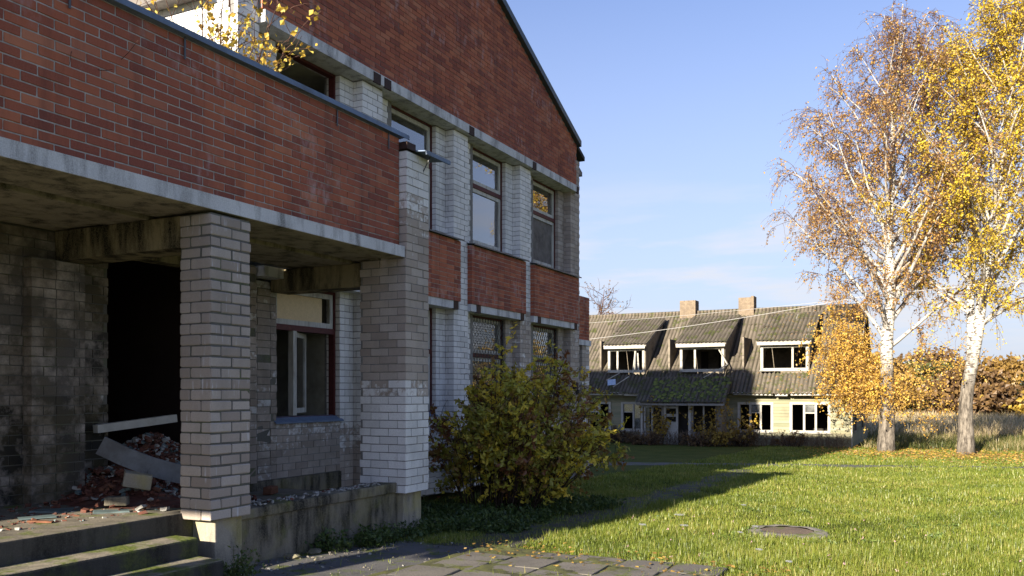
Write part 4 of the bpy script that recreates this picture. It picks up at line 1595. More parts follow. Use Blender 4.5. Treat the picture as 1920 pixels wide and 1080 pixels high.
# bare tree behind the house roof
def bare_tree(base, h, label, seed):
    rng = np.random.default_rng(seed)
    T = thing('bare_tree', base, label, 'tree')
    tp = curve_pts(base, (0, 0, 1), h, 9, rng, 0, .04)
    MB().tube(tp, list(np.linspace(.16, .02, 10)), 7).build('trunk', M['twig'], T, smooth=True)
    tw = Twigs()
    P = []
    for i in range(34):
        q, d = along(tp, rng.uniform(.35, .98))
        lp = curve_pts(q, (rng.normal(), rng.normal(), .7), rng.uniform(.8, 2.6), 6, rng, .02, .16)
        tw.add(lp, .03, .01)
        for _ in range(7):
            q2, d2 = along(lp, rng.uniform(.3, 1))
            l2 = curve_pts(q2, rng.normal(0, 1, 3) + d2 * 2, rng.uniform(.4, 1.1), 4, rng, 0, .2)
            tw.add(l2, .014, .007)
            P += l2[2:]
    tw.build('twigs', M['twig'], T)
    P = np.array(P)
    P = P[rng.random(len(P)) < .5] + rng.normal(0, .04, (1, 3))
    V, F = leaves_mesh(P, .10, rng)
    tag(np_obj('last_leaves', V, F, [LEAF_DULL], T, attrs={'rnd': rng.random(len(P))}), None, None, None, 'stuff')


LEAF_DULL = leaf_mat('dull_brown_leaves', [(0, (.09, .055, .03)), (.5, (.17, .10, .045)), (1, (.25, .15, .05))])
LEAF_RUST = leaf_mat('rusty_far_leaves', [(0, (.16, .10, .035)), (.4, (.28, .17, .045)), (.8, (.40, .25, .06)), (1, (.46, .34, .09))])
LEAF_OLIVE = leaf_mat('olive_far_leaves', [(0, (.06, .065, .018)), (.5, (.13, .135, .035)), (1, (.24, .21, .055))])
LEAF_GOLD = leaf_mat('golden_far_leaves', [(0, (.2, .13, .03)), (.5, (.38, .25, .04)), (1, (.5, .36, .06))])
bare_tree((-23.4, 61, -1.15), 10.6, 'small nearly bare tree behind the far end of the house roof', 3)


def far_tree(base, h, wd, mat, label, seed, n=3600, size=.40, low=.06, cat='tree', name='far_tree'):
    rng = np.random.default_rng(seed)
    T = thing(name, base, label, cat, 'trees along the far edge of the field')
    b = np.array(base)
    tp = curve_pts(b, (0, 0, 1), h * .8, 6, rng, 0, .05)
    MB().tube(tp, list(np.linspace(.04 * h, .02, 7)), 6).build('trunk', M['twig'], T, smooth=True)
    tw = Twigs()
    nc = int(10 + wd * 4)
    cs = []
    for i in range(nc):
        zz = rng.uniform(low, .97)
        rr = wd * .5 * math.sqrt(max(.05, 1 - ((zz - .45) / .58) ** 2)) * rng.uniform(.3, 1)
        az = rng.uniform(0, 6.28)
        c = b + np.array([math.cos(az) * rr, math.sin(az) * rr, zz * h])
        q, _ = along(tp, min(1, zz * .8))
        tw.add([q, (q + c) / 2 + [0, 0, .2], c], .05, .015)
        cs.append(c)
    tw.build('limbs', M['twig'], T)
    cs = np.array(cs)
    k = rng.integers(0, nc, n)
    rad = np.array([wd * .17, wd * .17, h * .085])
    P = cs[k] + rng.normal(0, 1, (n, 3)) * rad * .62
    P[:, 2] = np.maximum(P[:, 2], b[2] + .1)
    V, F = leaves_mesh(P, size, rng, 1.3)
    rnd = np.clip(.6 * rng.random(nc)[k] + .45 * rng.random(n), 0, 1)
    tag(np_obj('crown', V, F, [mat], T, attrs={'rnd': rnd}), None, None, None, 'stuff')


far = [(-7, 103, 9, 9, 'r'), (-2, 112, 8, 9, 'o'), (2.5, 100, 7, 8, 'd'), (7, 108, 8.5, 10, 'r'), (13, 104, 7, 9, 'g'), (18, 98, 9, 7, 'o'), (24, 104, 10.5, 8, 'r'),
       (30, 100, 7.5, 9, 'g'), (36, 96, 10, 10, 'o'), (43, 98, 11, 11, 'r'), (-14, 110, 8, 10, 'o'), (51, 100, 10, 11, 'd'), (-1, 118, 10, 11, 'd'), (21, 116, 11, 11, 'd'), (9.5, 96, 4, 6, 'g'), (16, 95, 5.5, 5, 'o')]
FM = {'r': (LEAF_RUST, 'rusty brown tree on the far edge of the straw field'), 'o': (LEAF_OLIVE, 'olive green tree on the far edge of the straw field'),
      'd': (LEAF_DULL, 'dull brown tree on the far edge of the straw field'), 'g': (LEAF_GOLD, 'golden tree on the far edge of the straw field')}
FL = {0: 'rusty brown tree seen past the right end of the house', 1: 'olive tree just right of the half bare birch trunk', 2: 'low dull brown tree between the two birch trunks', 3: 'wide rusty tree between the birch trunks',
      4: 'golden tree just left of the forked birch trunk', 5: 'olive tree right behind the forked birch trunk', 6: 'tall rusty tree right of the forked birch', 9: 'tallest rusty tree at the far right of the field',
      7: 'golden tree right of the forked birch', 8: 'olive tree far right along the field edge', 11: 'dull brown tree farthest right along the field edge', 10: 'olive tree hidden behind the house roof',
      12: 'dull brown tree farthest back behind the half bare birch', 13: 'tall dull brown tree farthest back behind the forked birch', 14: 'small golden bush tree standing nearest between the birches', 15: 'small olive bush tree nearest behind the forked birch'}
for i, (x, y, h, wd, c) in enumerate(far):
    far_tree((x, y, -1.2), h * .78, wd, FM[c][0], FL[i], 100 + i)
# nearer dark green bush right of the forked birch
far_tree((9.2, 62, -1.15), 6.4, 7.0, LEAF_OLIVE, 'dark green bushy tree behind the golden birch', 140, 9000, .22, .05, 'tree', 'bushy_tree')
far_tree((13.5, 58, -1.15), 7.5, 6.0, LEAF_GOLD, 'yellow bushy tree at the right edge behind the birch', 141, 7000, .2, .05, 'tree', 'bushy_tree')

# ------------------------------------------------------------------ shrub in front of the facade
LEAF_SHRUB = leaf_mat('yellowing_shrub_leaves', [(0, (.22, .09, .035)), (.22, (.30, .18, .045)), (.5, (.33, .34, .055)), (.78, (.60, .50, .06)), (1, (.80, .60, .07))])
LEAF_WEED = leaf_mat('weed_leaves', [(0, (.035, .06, .015)), (.6, (.07, .115, .025)), (1, (.13, .17, .045))])
M['stem'] = plain_mat('shrub_stems', (.075, .05, .038), .4, 10, .9, .1, 0)


def shrub(base, rx, ry, h, label, seed, nstem=90, per=14, size=.05, mat=LEAF_SHRUB, lean=(0, 0), name='shrub', group=None, cat='shrub', leafy=1.0):
    rng = np.random.default_rng(seed)
    T = thing(name, base, label, cat, group)
    tw = Twigs()
    b = np.array(base, float)
    LP, RN = [], []
    for i in range(nstem):
        az = rng.uniform(0, 6.28)
        out = math.sqrt(rng.uniform(0, 1))
        tip = b + np.array([math.cos(az) * rx * out + lean[0] * rng.uniform(.2, 1), math.sin(az) * ry * out + lean[1] * rng.uniform(.2, 1), h * (1 - .5 * out ** 3) * rng.uniform(.5, 1.02)])
        p0 = b + np.array([math.cos(az) * rx * .5 * out, math.sin(az) * ry * .5 * out, 0]) + rng.normal(0, .08, 3) * (1, 1, 0)
        mid = p0 * .45 + tip * .55 + np.array([0, 0, h * .16])
        ts = np.linspace(0, 1, 9)[:, None]
        st = (1 - ts) ** 2 * p0 + 2 * ts * (1 - ts) * mid + ts ** 2 * tip
        st = st + rng.normal(0, .018, st.shape) * ts
        tw.add(list(st), .011, .004)
        hue = rng.choice([.0, .2, .45, .7, .95], p=[.14, .17, .36, .18, .15])
        for j in range(per):
            t = rng.uniform(.10, 1.0) ** .8
            q, d = along(list(st), t)
            hj = rng.normal(0, .16)
            lp = curve_pts(q, d / (np.linalg.norm(d) + 1e-9) * .7 + rng.normal(0, .8, 3), rng.uniform(.14, .46), 4, rng, -.05, .2)
            tw.add(lp, .005, .0025)
            if rng.random() > leafy:
                continue
            # pinnate leaves: pairs along the shoot
            for u in np.linspace(.25, 1, 6):
                q2, d2 = along(lp, u)
                for s_ in range(2):
                    LP.append(q2 + rng.normal(0, .028, 3))
                    RN.append(np.clip(hue + hj + rng.uniform(-.12, .16), 0, 1))
    tw.build('stems', M['stem'], T)
    V, F = leaves_mesh(np.array(LP), size, rng, 1.7, up=1.2)
    tag(np_obj('foliage', V, F, [mat], T, attrs={'rnd': RN}), None, None, None, 'stuff')
    return T


shrub((-6.25, 12.3, float(gz(-6.25, 12.3))), 1.45, 1.7, 2.6, 'big yellowing rose shrub against the white brick wall', 21, nstem=140, per=12, size=.054, lean=(.3, .5), leafy=.85)
for i, (x, y, h, r_, lb) in enumerate([(-9.0, 43.9, 1.3, .9, 'brown leafless bush below the lit house windows'), (-6.6, 44.0, 1.25, .9, 'thin dry bush at the lit corner of the house'), (-10.1, 43.0, 1.5, .7, 'vine leaved bush at the porch corner'),
                                       (-13.6, 42.6, 1.0, 1.0, 'low dark bush in front of the porch window'), (-15.7, 43.4, 1.3, 1.0, 'dark bush under the shaded house windows'), (-11.0, 42.7, .9, .8, 'low brown bush right of the porch door')]):
    shrub((x, y, float(gz(x, y)) - .03), r_, .6, h * .72, lb, 60 + i, nstem=40, per=5, size=.06, mat=LEAF_DULL if i != 2 else LEAF_GOLD, group='bushes along the house front', cat='bush', name='bush', leafy=.3 if i < 2 else .55)

# climbing vine on the porch
rng = np.random.default_rng(5)
T = thing('climbing_vine', (-13.4, 43.6, -1.1), 'yellow leaved vine climbing over the porch front', 'vine')
tw = Twigs()
LP = []
for x0 in (-13.6, -13.4, -13.1, -10.9, -10.6, -9.2, -9.0):
    for _ in range(4):
        st = curve_pts((x0 + rng.normal(0, .1), 43.6, -1.1), (rng.normal(0, .15), -.02, 1), rng.uniform(1.5, 2.7), 8, rng, 0, .1)
        st = [np.array([q[0], min(q[1], 43.66), q[2]]) for q in st]
        tw.add(st, .012, .005)
        for _ in range(26):
            q, _d = along(st, rng.uniform(.2, 1))
            LP.append(q + rng.normal(0, .09, 3) + [0, -.05, 0])
tw.build('stems', M['stem'], T)
V, F = leaves_mesh(np.array(LP), .13, rng, 1.2, up=.5)
tag(np_obj('foliage', V, F, [LEAF_GOLD], T, attrs={'rnd': rng.random(len(LP))}), None, None, None, 'stuff')

# birch saplings growing on the canopy roof
LEAF_SAP = leaf_mat('sapling_leaves', [(0, (.42, .25, .04)), (.5, (.58, .40, .05)), (1, (.62, .50, .12))])


def sapling(base, label, seed, n, h, dirs, leaf_from, nleaf):
    rng = np.random.default_rng(seed)
    T = thing('birch_sapling', base, label, 'sapling')
    tw = Twigs()
    LP = []
    for i in range(n):
        d = np.array(dirs[i % len(dirs)]) + rng.normal(0, .12, 3)
        st = curve_pts(base, d, h * rng.uniform(.7, 1.05), 9, rng, .02, .06)
        tw.add(st, .014, .004)
        for j in range(11):
            q, dd = along(st, rng.uniform(.25, 1))
            lp = curve_pts(q, dd / np.linalg.norm(dd) + rng.normal(0, .6, 3), rng.uniform(.25, .8), 5, rng, -.06, .12)
            tw.add(lp, .005, .002)
            for _ in range(nleaf):
                q2, _d = along(lp, rng.uniform(.3, 1))
                if q2[2] > leaf_from:
                    LP.append(q2 + rng.normal(0, .03, 3))
    tw.build('stems', M['twig'], T)
    LP = np.array(LP)
    V, F = leaves_mesh(LP, .05, rng, 1.25, droop=.7)
    tag(np_obj('foliage', V, F, [LEAF_SAP], T, attrs={'rnd': rng.random(len(LP))}), None, None, None, 'stuff')


sapling((-6.62, 6.3, 3.56), 'young birch with bright yellow leaves growing on the canopy roof', 31, 14, 2.5, [(.0, .18, 1), (.05, .34, 1), (.0, .05, 1), (-.1, .2, 1), (.05, .42, 1)], 4.95, 6)
sapling((-6.55, 4.75, 3.56), 'bare twiggy sapling on the canopy roof at the top edge', 33, 8, 2.1, [(0, .12, 1), (.1, .2, 1), (0, -.1, 1), (-.1, .2, 1)], 5.0, 1)

# ------------------------------------------------------------------ grass, weeds, field
def grass_mat(name, stops):
    return leaf_mat(name, stops, .4)


def blades(P, hmin, hmax, wd, rng, lean=.45):
    n = len(P)
    h = rng.uniform(hmin, hmax, n) * rng.choice([.6, 1.0, 1.25], n, p=[.35, .5, .15])
    az = rng.uniform(0, 2 * np.pi, n)
    d = np.stack([np.cos(az), np.sin(az), np.zeros(n)], 1)
    sd = np.stack([-np.sin(az), np.cos(az), np.zeros(n)], 1)
    ln = (h * rng.uniform(.1, lean * 1.6, n))[:, None]
    z1 = np.zeros((n, 3)); z1[:, 2] = h * .55
    z2 = np.zeros((n, 3)); z2[:, 2] = h
    w2 = (wd * rng.uniform(.7, 1.3, n))[:, None] / 2
    a, b = P - sd * w2, P + sd * w2
    c, e = P + z1 + d * ln * .35 + sd * w2 * .8, P + z1 + d * ln * .35 - sd * w2 * .8
    t = P + z2 + d * ln
    V = np.stack([a, b, c, e, t], 1).reshape(-1, 3)
    k = (np.arange(n) * 5)[:, None]
    F = np.concatenate([np.concatenate([k, k + 1, k + 2], 1), np.concatenate([k, k + 2, k + 3], 1), np.concatenate([k + 3, k + 2, k + 4], 1)], 0)
    return V, F


def dist_polyline(x, y, pts):
    d = np.full(x.shape, 1e9)
    for (ax, ay), (bx_, by_) in zip(pts[:-1], pts[1:]):
        vx, vy = bx_ - ax, by_ - ay
        t = np.clip(((x - ax) * vx + (y - ay) * vy) / (vx * vx + vy * vy), 0, 1)
        d = np.minimum(d, np.hypot(x - ax - t * vx, y - ay - t * vy))
    return d


FOOT = [(-4.75, 8.2), (-4.8, 14), (-5.0, 20), (-5.3, 26.5)]
CROSS = [(-22, 21.2), (-9.4, 27.3), (2.5, 33.4), (16, 40.5)]


def lawn_keep(x, y, rng):
    n_ = vnoise(x * 1.3, y * 1.3, 4) + .5 * vnoise(x * 3.1, y * 3.3, 1)
    keep = np.ones(len(x), bool)
    yard_in = (x > -6.2) & (x < -2.02 + .10 * n_) & (y < 8.25 + .22 * n_)
    keep &= ~(yard_in & (rng.random(len(x)) > .012))
    df = dist_polyline(x, y, FOOT)
    keep &= ~((df < .36 + .24 * n_) & (rng.random(len(x)) > .22))
    dc = dist_polyline(x, y, CROSS)
    keep &= ~((dc < .66 + .25 * n_ - .28 * (x > -2)) & (rng.random(len(x)) > .10))
    keep &= ~((x < -5.9) & (y < 9.2))
    keep &= x > -7.86
    keep &= ~((x > -1.83 - .47) & (x < -1.83 + .47) & (np.hypot(x + 1.83, y - 11.75) < .46))
    keep &= ~((y > 44.9) & (x < -3.8))
    keep &= ~((y > 43.7) & (x < -10) & (x > -14.5))
    return keep


def in_frame(x, y, mar=.06):
    c_, s_ = math.cos(R(26.71)), math.sin(R(26.71))
    X_, D_ = x * c_ + y * s_, -x * s_ + y * c_
    return (np.abs(X_ / np.maximum(D_, .1)) < .6 + mar) & (D_ > 1) | (np.hypot(x, y) < 9)


rng = np.random.default_rng(77)
GV, GF, GR, nv = [], [], [], 0


def lawn_zone(y0, y1, dens, hmin, hmax, wd):
    global nv
    x0, x1 = -8, 16
    n = int((x1 - x0) * (y1 - y0) * dens)
    x, y = rng.uniform(x0, x1, n), rng.uniform(y0, y1, n)
    k = lawn_keep(x, y, rng) & in_frame(x, y)
    x, y = x[k], y[k]
    tuft = vnoise(x * 2.3, y * 2.3, 2) + vnoise(x * .5, y * .6, 6)
    P = np.stack([x, y, gz(x, y) - .005], 1)
    V, F = blades(P, hmin, hmax, wd, rng)
    sc = 1 + .55 * np.clip(tuft, -1.2, 1.7)
    V = V.reshape(-1, 5, 3)
    V[:, :, 2] = P[:, None, 2] + (V[:, :, 2] - P[:, None, 2]) * sc[:, None]
    V = V.reshape(-1, 3)
    r_ = np.clip(.50 + .24 * vnoise(x * .8, y * .7, 3) + .16 * vnoise(x * 2.9, y * 2.7, 7) + rng.normal(0, .2, len(x)) + .5 * (rng.random(len(x)) < .05), 0, 1)
    GV.append(V)
    GF.append(F + nv)
    GR.append(np.tile(r_, 3))
    nv += len(V)


lawn_zone(6.0, 11, 3400, .03, .085, .006)
lawn_zone(11, 17, 1700, .03, .085, .0085)
lawn_zone(17, 27, 700, .04, .09, .014)
lawn_zone(27, 45, 340, .045, .10, .022)
g = np_obj('lawn_grass', np.concatenate(GV), np.concatenate(GF), [grass_mat('lawn_blades', [(0, (.075, .11, .016)), (.4, (.16, .205, .025)), (.75, (.25, .285, .04)), (1, (.38, .33, .10))])], attrs={'rnd': np.concatenate(GR)})
tag(g, 'green unmown lawn grass in front of the buildings', 'grass', None, 'stuff')
print('lawn tris', sum(len(f) for f in GF))

# rough grass round the trees and straw field behind
GV, GF, GR, nv = [], [], [], 0


def rough_zone(x0, x1, y0, y1, n, hmin, hmax, wd, mean):
    global nv
    x, y = rng.uniform(x0, x1, n), rng.uniform(y0, y1, n)
    k = in_frame(x, y) & ~((x < -3.5) & (y < 57))
    x, y = x[k], y[k]
    P = np.stack([x, y, gz(x, y)], 1)
    V, F = blades(P, hmin, hmax, wd, rng, .6)
    r_ = np.clip(mean + .25 * vnoise(x * .35, y * .25, 8) + rng.normal(0, .18, len(x)), 0, 1)
    GV.append(V); GF.append(F + nv); GR.append(np.tile(r_, 3))
    nv += len(V)


rough_zone(-5, 16, 45, 58, 26000, .15, .5, .03, .25)
rough_zone(-16, 34, 58, 78, 42000, .4, .95, .06, .72)
rough_zone(-22, 50, 78, 104, 36000, .5, 1.0, .09, .75)
g = np_obj('field_grass', np.concatenate(GV), np.concatenate(GF), [grass_mat('dry_field_blades', [(0, (.08, .10, .024)), (.3, (.18, .17, .05)), (.65, (.44, .35, .19)), (1, (.62, .51, .33))])], attrs={'rnd': np.concatenate(GR)})
tag(g, 'tall straw coloured grass of the field behind the birches', 'grass', None, 'stuff')

# dry weeds standing along the house front
tw = Twigs()
for _ in range(620):
    x = rng.uniform(-19, -4.2)
    y = rng.uniform(43.4 if x > -10 or x < -14.5 else 42.4, 44.8 if x > -10 or x < -14.5 else 43.6)
    st = curve_pts((x, y, float(gz(x, y))), (rng.normal(0, .15), rng.normal(0, .15), 1), rng.uniform(.25, .85), 4, rng, -.02, .1)
    tw.add(st, .009, .006)
    for _k in range(3):
        q, d = along(st, rng.uniform(.4, 1))
        tw.add(curve_pts(q, d + rng.normal(0, .25, 3), rng.uniform(.1, .3), 2, rng), .010, .007)
M['dryweed'] = plain_mat('dry_weed_stems', (.17, .125, .085), .45, 5, .95, .1, 0)
o = np_obj('dry_weeds', np.concatenate(tw.v), np.array(tw.f), [M['dryweed']])
tag(o, 'dry brown weeds standing along the house front', 'weeds', None, 'stuff')

# leafy ground weeds under the shrub and by the plinth
def weed_patch(name, label, pts, hmax, n, size, mat, seed, group=None):
    rg = np.random.default_rng(seed)
    LP = []
    tw_ = Twigs()
    for _ in range(n):
        cx, cy, r_ = pts[rg.integers(0, len(pts))]
        a_, q = rg.uniform(0, 6.28), r_ * math.sqrt(rg.random())
        x, y = cx + math.cos(a_) * q, cy + math.sin(a_) * q
        if x < -7.84 or (x < -5.93 and y < 9.14):
            continue
        st = curve_pts((x, y, float(gz(x, y))), (rg.normal(0, .35), rg.normal(0, .35), 1), rg.uniform(.3, 1) * hmax, 4, rg, -.05, .12)
        tw_.add(st, .004, .002)
        for u in np.linspace(.25, 1, 7):
            qq, _d = along(st, u)
            for _k in range(2):
                LP.append(qq + rg.normal(0, .035, 3) * (1, 1, .4))
    LP = np.array(LP)
    V, F = leaves_mesh(LP, size, rg, 1.8, up=1.5)
    o_ = np_obj(name, V, F, [mat], attrs={'rnd': rg.random(len(LP))})
    tag(o_, label, 'weeds', group, 'stuff')
    s_ = tw_.build('stems', LEAF_STEM, o_)


LEAF_STEM = plain_mat('green_stems', (.09, .10, .035), .3, 10, .9, .1, 0)
weed_patch('ground_weeds', 'dark green weeds growing under the rose shrub', [(-6.2, 10.4, .8), (-5.6, 11.0, .7), (-6.9, 11.4, .9), (-5.4, 10.0, .55), (-5.5, 12.3, .6), (-6.6, 9.7, .5), (-5.3, 13.2, .6)], .20, 1100, .034, LEAF_WEED, 41)
weed_patch('wall_weeds', 'green weeds at the foot of the corner pillar plinth', [(-5.72, 8.35, .28), (-5.75, 8.0, .2), (-5.7, 8.75, .2), (-5.66, 9.2, .25), (-5.8, 7.3, .18), (-5.6, 7.7, .15)], .24, 170, .03, LEAF_WEED, 42)
weed_patch('step_weeds', 'thin pale weed at the end of the lowest step', [(-5.42, 5.52, .10), (-5.55, 5.58, .1)], .34, 26, .02, LEAF_WEED, 43)

LEAF_LAWNWEED = leaf_mat('lawn_weed_leaves', [(0, (.08, .13, .03)), (1, (.19, .25, .05))])
rgw = np.random.default_rng(90)
wx, wy = rgw.uniform(-4.0, 5, 90), rgw.uniform(7.8, 20, 90)
kk = lawn_keep(wx, wy, rgw)
weed_patch('lawn_weeds', 'low broad leaved weeds dotted through the lawn', [(a, b, .16) for a, b in zip(wx[kk], wy[kk])], .07, 330, .028, LEAF_LAWNWEED, 44)
# fallen leaves
def scatter_leaves(name, label, n, sampler, size, mat, seed, lift=.03):
    rg = np.random.default_rng(seed)
    x, y = sampler(rg, n)
    P = np.stack([x, y, gz(x, y) + lift * rg.uniform(.3, 1.6, len(x))], 1)
    V, F = leaves_mesh(P, size, rg, 1.2, up=0)
    # flatten
    V = V.reshape(-1, 4, 3)
    V[:, :, 2] = P[:, None, 2] + (V[:, :, 2] - P[:, None, 2]) * .35
    tag(np_obj(name, V.reshape(-1, 3), F, [mat], attrs={'rnd': rg.random(len(x))}), label, 'leaves', None, 'stuff')


def under_birch(rg, n):
    x = rg.normal(.6, 3.6, n)
    y = rg.normal(40.2, 2.6, n)
    k = (x > -5.5) & (y < 46)
    return x[k], y[k]


scatter_leaves('fallen_leaves', 'orange birch leaves lying on the grass under the birches', 4200, under_birch, .09, LEAF_ORANGE, 51, .09)
scatter_leaves('yard_leaves', 'brown leaves strewn over the paved yard edge', 260, lambda rg, n: (rg.uniform(-4.6, -1.2, n), 8.1 + rg.normal(0, .35, n)), .045, LEAF_RUST, 52, .07)

# ------------------------------------------------------------------ rubble and loose things in the entrance
def frag_mesh(n, sampler, smin, smax, seed):
    rg = random.Random(seed)
    m = MB()
    for _ in range(n):
        p = sampler(rg)
        s_ = rg.uniform(smin, smax)
        mt = Matrix.Translation(p) @ Matrix.Rotation(rg.uniform(0, 6.3), 4, 'Z') @ Matrix.Rotation(rg.uniform(-.6, .6), 4, 'X') @ Matrix.Rotation(rg.uniform(-.5, .5), 4, 'Y')
        a_, b_, c_ = s_ * rg.uniform(.5, 1), s_ * rg.uniform(.35, .8), s_ * rg.uniform(.15, .45)
        m.box(-a_, a_, -b_, b_, -c_, c_, mi=rg.choices([0, 1, 2, 3], [.62, .12, .16, .10])[0], jit=s_ * .16, mat=mt)
    return m


M['rub_red'] = plain_mat('broken_red_brick', (.17, .07, .05), .5, 14, .95, .1, .4, dirt=(.11, .085, .07))
M['rub_orange'] = plain_mat('broken_orange_tile', (.22, .10, .06), .5, 14, .95, .1, .4)
M['rub_white'] = plain_mat('broken_plaster', (.40, .385, .35), .35, 12, .95, .1, .3)
M['rub_slate'] = plain_mat('broken_slate_glass', (.14, .19, .19), .4, 10, .5, .5, .1)
RUB = [M['rub_red'], M['rub_orange'], M['rub_white'], M['rub_slate']]


def heap_h(x, y):
    return (.60 if y < 6.05 else .60 - .24 * min(1, (y - 6.05) / .4)) + (.62 + .2 * (y > 6.3)) * math.exp(-((x + 8.0) / .75) ** 2 - ((y - 6.8) / .75) ** 2) + .12 * math.exp(-((x + 7.2) / .6) ** 2 - ((y - 6.1) / .5) ** 2)


hv = []
HN = 26
for i in range(HN):
    for j in range(HN):
        x, y = -9.3 + 3.0 * i / (HN - 1), 5.3 + 2.45 * j / (HN - 1)
        x2 = min(x, -6.3)
        hv.append((x2, y, heap_h(x2, y) - .03 + random.uniform(-.015, .015) - (.05 if i in (0, HN - 1) or j in (0, HN - 1) else 0)))
hf = [(i * HN + j, (i + 1) * HN + j, (i + 1) * HN + j + 1, i * HN + j + 1) for i in range(HN - 1) for j in range(HN - 1)]
hp = np_obj('rubble_heap', np.array(hv), np.array(hf), [M['rub_red']])
tag(hp, 'heap of broken red brick rubble in the dark doorway', 'rubble', None, 'stuff')


def heap_pt(rg):
    x = rg.gauss(-7.75, .55)
    y = rg.gauss(6.55, .5)
    x, y = min(max(x, -9.0), -6.4), min(max(y, 5.95 if x < -7.85 else 5.2), 7.6)
    return (x, y, heap_h(x, y) + rg.uniform(-.01, .04))


o = frag_mesh(1900, heap_pt, .008, .046, 3).build('brick_fragments', RUB, hp)
o['kind'] = 'stuff'
o = frag_mesh(300, lambda rg: (rg.uniform(-7.9, -6.5), rg.uniform(3.6, 5.9), .603), .008, .03, 5).build('porch_litter', RUB)
tag(o, 'small plaster and glass litter strewn over the porch floor', 'litter', None, 'stuff')
o = frag_mesh(160, lambda rg: (rg.uniform(-7.6, -6.05), rg.uniform(6.2, 8.6), .41 if False else .595) if False else (rg.uniform(-6.22, -5.98), rg.uniform(6.2, 8.6), .592), .008, .026, 6).build('ledge_litter', [M['rub_white'], M['rub_white'], M['rub_white'], M['rub_red']])
tag(o, 'white plaster crumbs on the ledge between the pillars', 'litter', None, 'stuff')


def yard_pt(rg):
    x, y = rg.uniform(-5.9, -2.2), rg.uniform(5.6, 9.0)
    if rg.random() < .5:
        x = rg.uniform(-5.9, -5.2)
    return (x, y, float(gz(x, y)) + .02)


o = frag_mesh(420, yard_pt, .005, .017, 8).build('yard_gravel', [M['paver'], M['rub_white'], M['found'], M['rub_white']])
tag(o, 'pale gravel and plaster bits scattered on the paved yard', 'gravel', None, 'stuff')
def rock(p, s_, seed, flat=.55):
    import bmesh
    rr = random.Random(seed)
    bm = bmesh.new()
    bmesh.ops.create_icosphere(bm, subdivisions=2, radius=1.0)
    cut = [(Vector((rr.gauss(0, 1), rr.gauss(0, 1), rr.gauss(0, 1))).normalized(), rr.uniform(.45, .8)) for _ in range(9)]
    for v in bm.verts:
        for nrm, dd in cut:
            e = v.co.dot(nrm) - dd
            if e > 0:
                v.co -= nrm * e
        v.co += Vector((rr.uniform(-.04, .04), rr.uniform(-.04, .04), rr.uniform(-.04, .04)))
    m_ = MB()
    mt_ = Matrix.Translation(p) @ Matrix.Rotation(rr.uniform(0, 6), 4, 'Z') @ Matrix.Diagonal((s_ * rr.uniform(1, 1.6), s_, s_ * flat, 1))
    m_.v = [tuple(mt_ @ v.co) for v in bm.verts]
    m_.f = [tuple(v.index for v in f.verts) for f in bm.faces]
    m_.mi = [0] * len(m_.f)
    bm.free()
    return m_


for k in range(7):
    y = 6.15 + .40 * k + random.uniform(-.1, .1)
    s_ = random.uniform(.05, .11)
    x = -5.86 + random.uniform(-.03, .08)
    m = rock((x, y, float(gz(x, y)) + s_ * .2), s_, 300 + k)
    q = m.build('concrete_lump', M['found'])
    tag(q, ['lump of broken concrete nearest the stepside plinth', 'second concrete lump along the foundation from the steps', 'third concrete lump along the foundation from the steps', 'middle concrete lump along the foundation wall',
            'third concrete lump from the corner pillar plinth', 'second concrete lump from the corner pillar plinth', 'concrete lump nearest the corner pillar plinth'][k], 'concrete', 'concrete lumps at the foot of the foundation wall')

M['plank'] = plain_mat('grey_concrete_plank', (.25, .26, .27), .35, 7, .9, .2, .3, dirt=(.14, .135, .13))
m = MB()
pa, pb = Vector((-7.62, 5.86, 1.16)), Vector((-6.86, 6.42, .82))
seg = [pa.lerp(pb, t) + Vector((0, 0, -.05 * math.sin(math.pi * t))) for t in (0, .25, .5, .75, 1)]
for a_, b_ in zip(seg[:-1], seg[1:]):
    m.bar(a_, b_ + (b_ - a_) * .01, .045, .19, (0, 0, 1))
q = m.build('fallen_plank', M['plank'])
tag(q, 'long grey sagging plank leaning across the brick rubble', 'plank')
q = MB().bar((-7.95, 6.05, 1.31), (-7.85, 7.0, 1.40), .09, .085).build('white_beam', M['trim'])
tag(q, 'peeling white timber lying across the doorway', 'timber')
m = MB().box(-.13, .13, -.07, .07, -.075, .075, jit=.012, mat=Matrix.Translation((-7.02, 5.80, .83)) @ Matrix.Rotation(.9, 4, 'Z') @ Matrix.Rotation(.25, 4, 'Y'))
tag(m.build('concrete_block', M['plinth'], bevel=.012), 'larger tilted beige block on the rubble', 'block', 'blocks lying in the doorway rubble')
m = MB().box(-.10, .10, -.06, .06, -.045, .045, jit=.008, mat=Matrix.Translation((-6.95, 5.52, .67)) @ Matrix.Rotation(.6, 4, 'Z'))
tag(m.build('concrete_block', M['found'], bevel=.01), 'smaller olive grey block at the foot of the rubble', 'block', 'blocks lying in the doorway rubble')
m = MB().box(-.12, .12, -.06, .06, -.045, .045, jit=.006, mat=Matrix.Translation((-6.9, 6.55, .72)) @ Matrix.Rotation(.4, 4, 'Z') @ Matrix.Rotation(.2, 4, 'X'))
tag(m.build('loose_brick', M['rub_orange'], bevel=.01), 'orange brick lying beside the plank behind the pillar', 'brick')
m = MB().box(-.055, .055, -.12, .12, -.045, .045, jit=.006, mat=Matrix.Translation((-7.6, 8.3, .455)) @ Matrix.Rotation(.35, 4, 'Z'))
tag(m.build('loose_brick', M['rub_orange'], bevel=.01), 'broken orange brick on the porch floor under the window', 'brick')
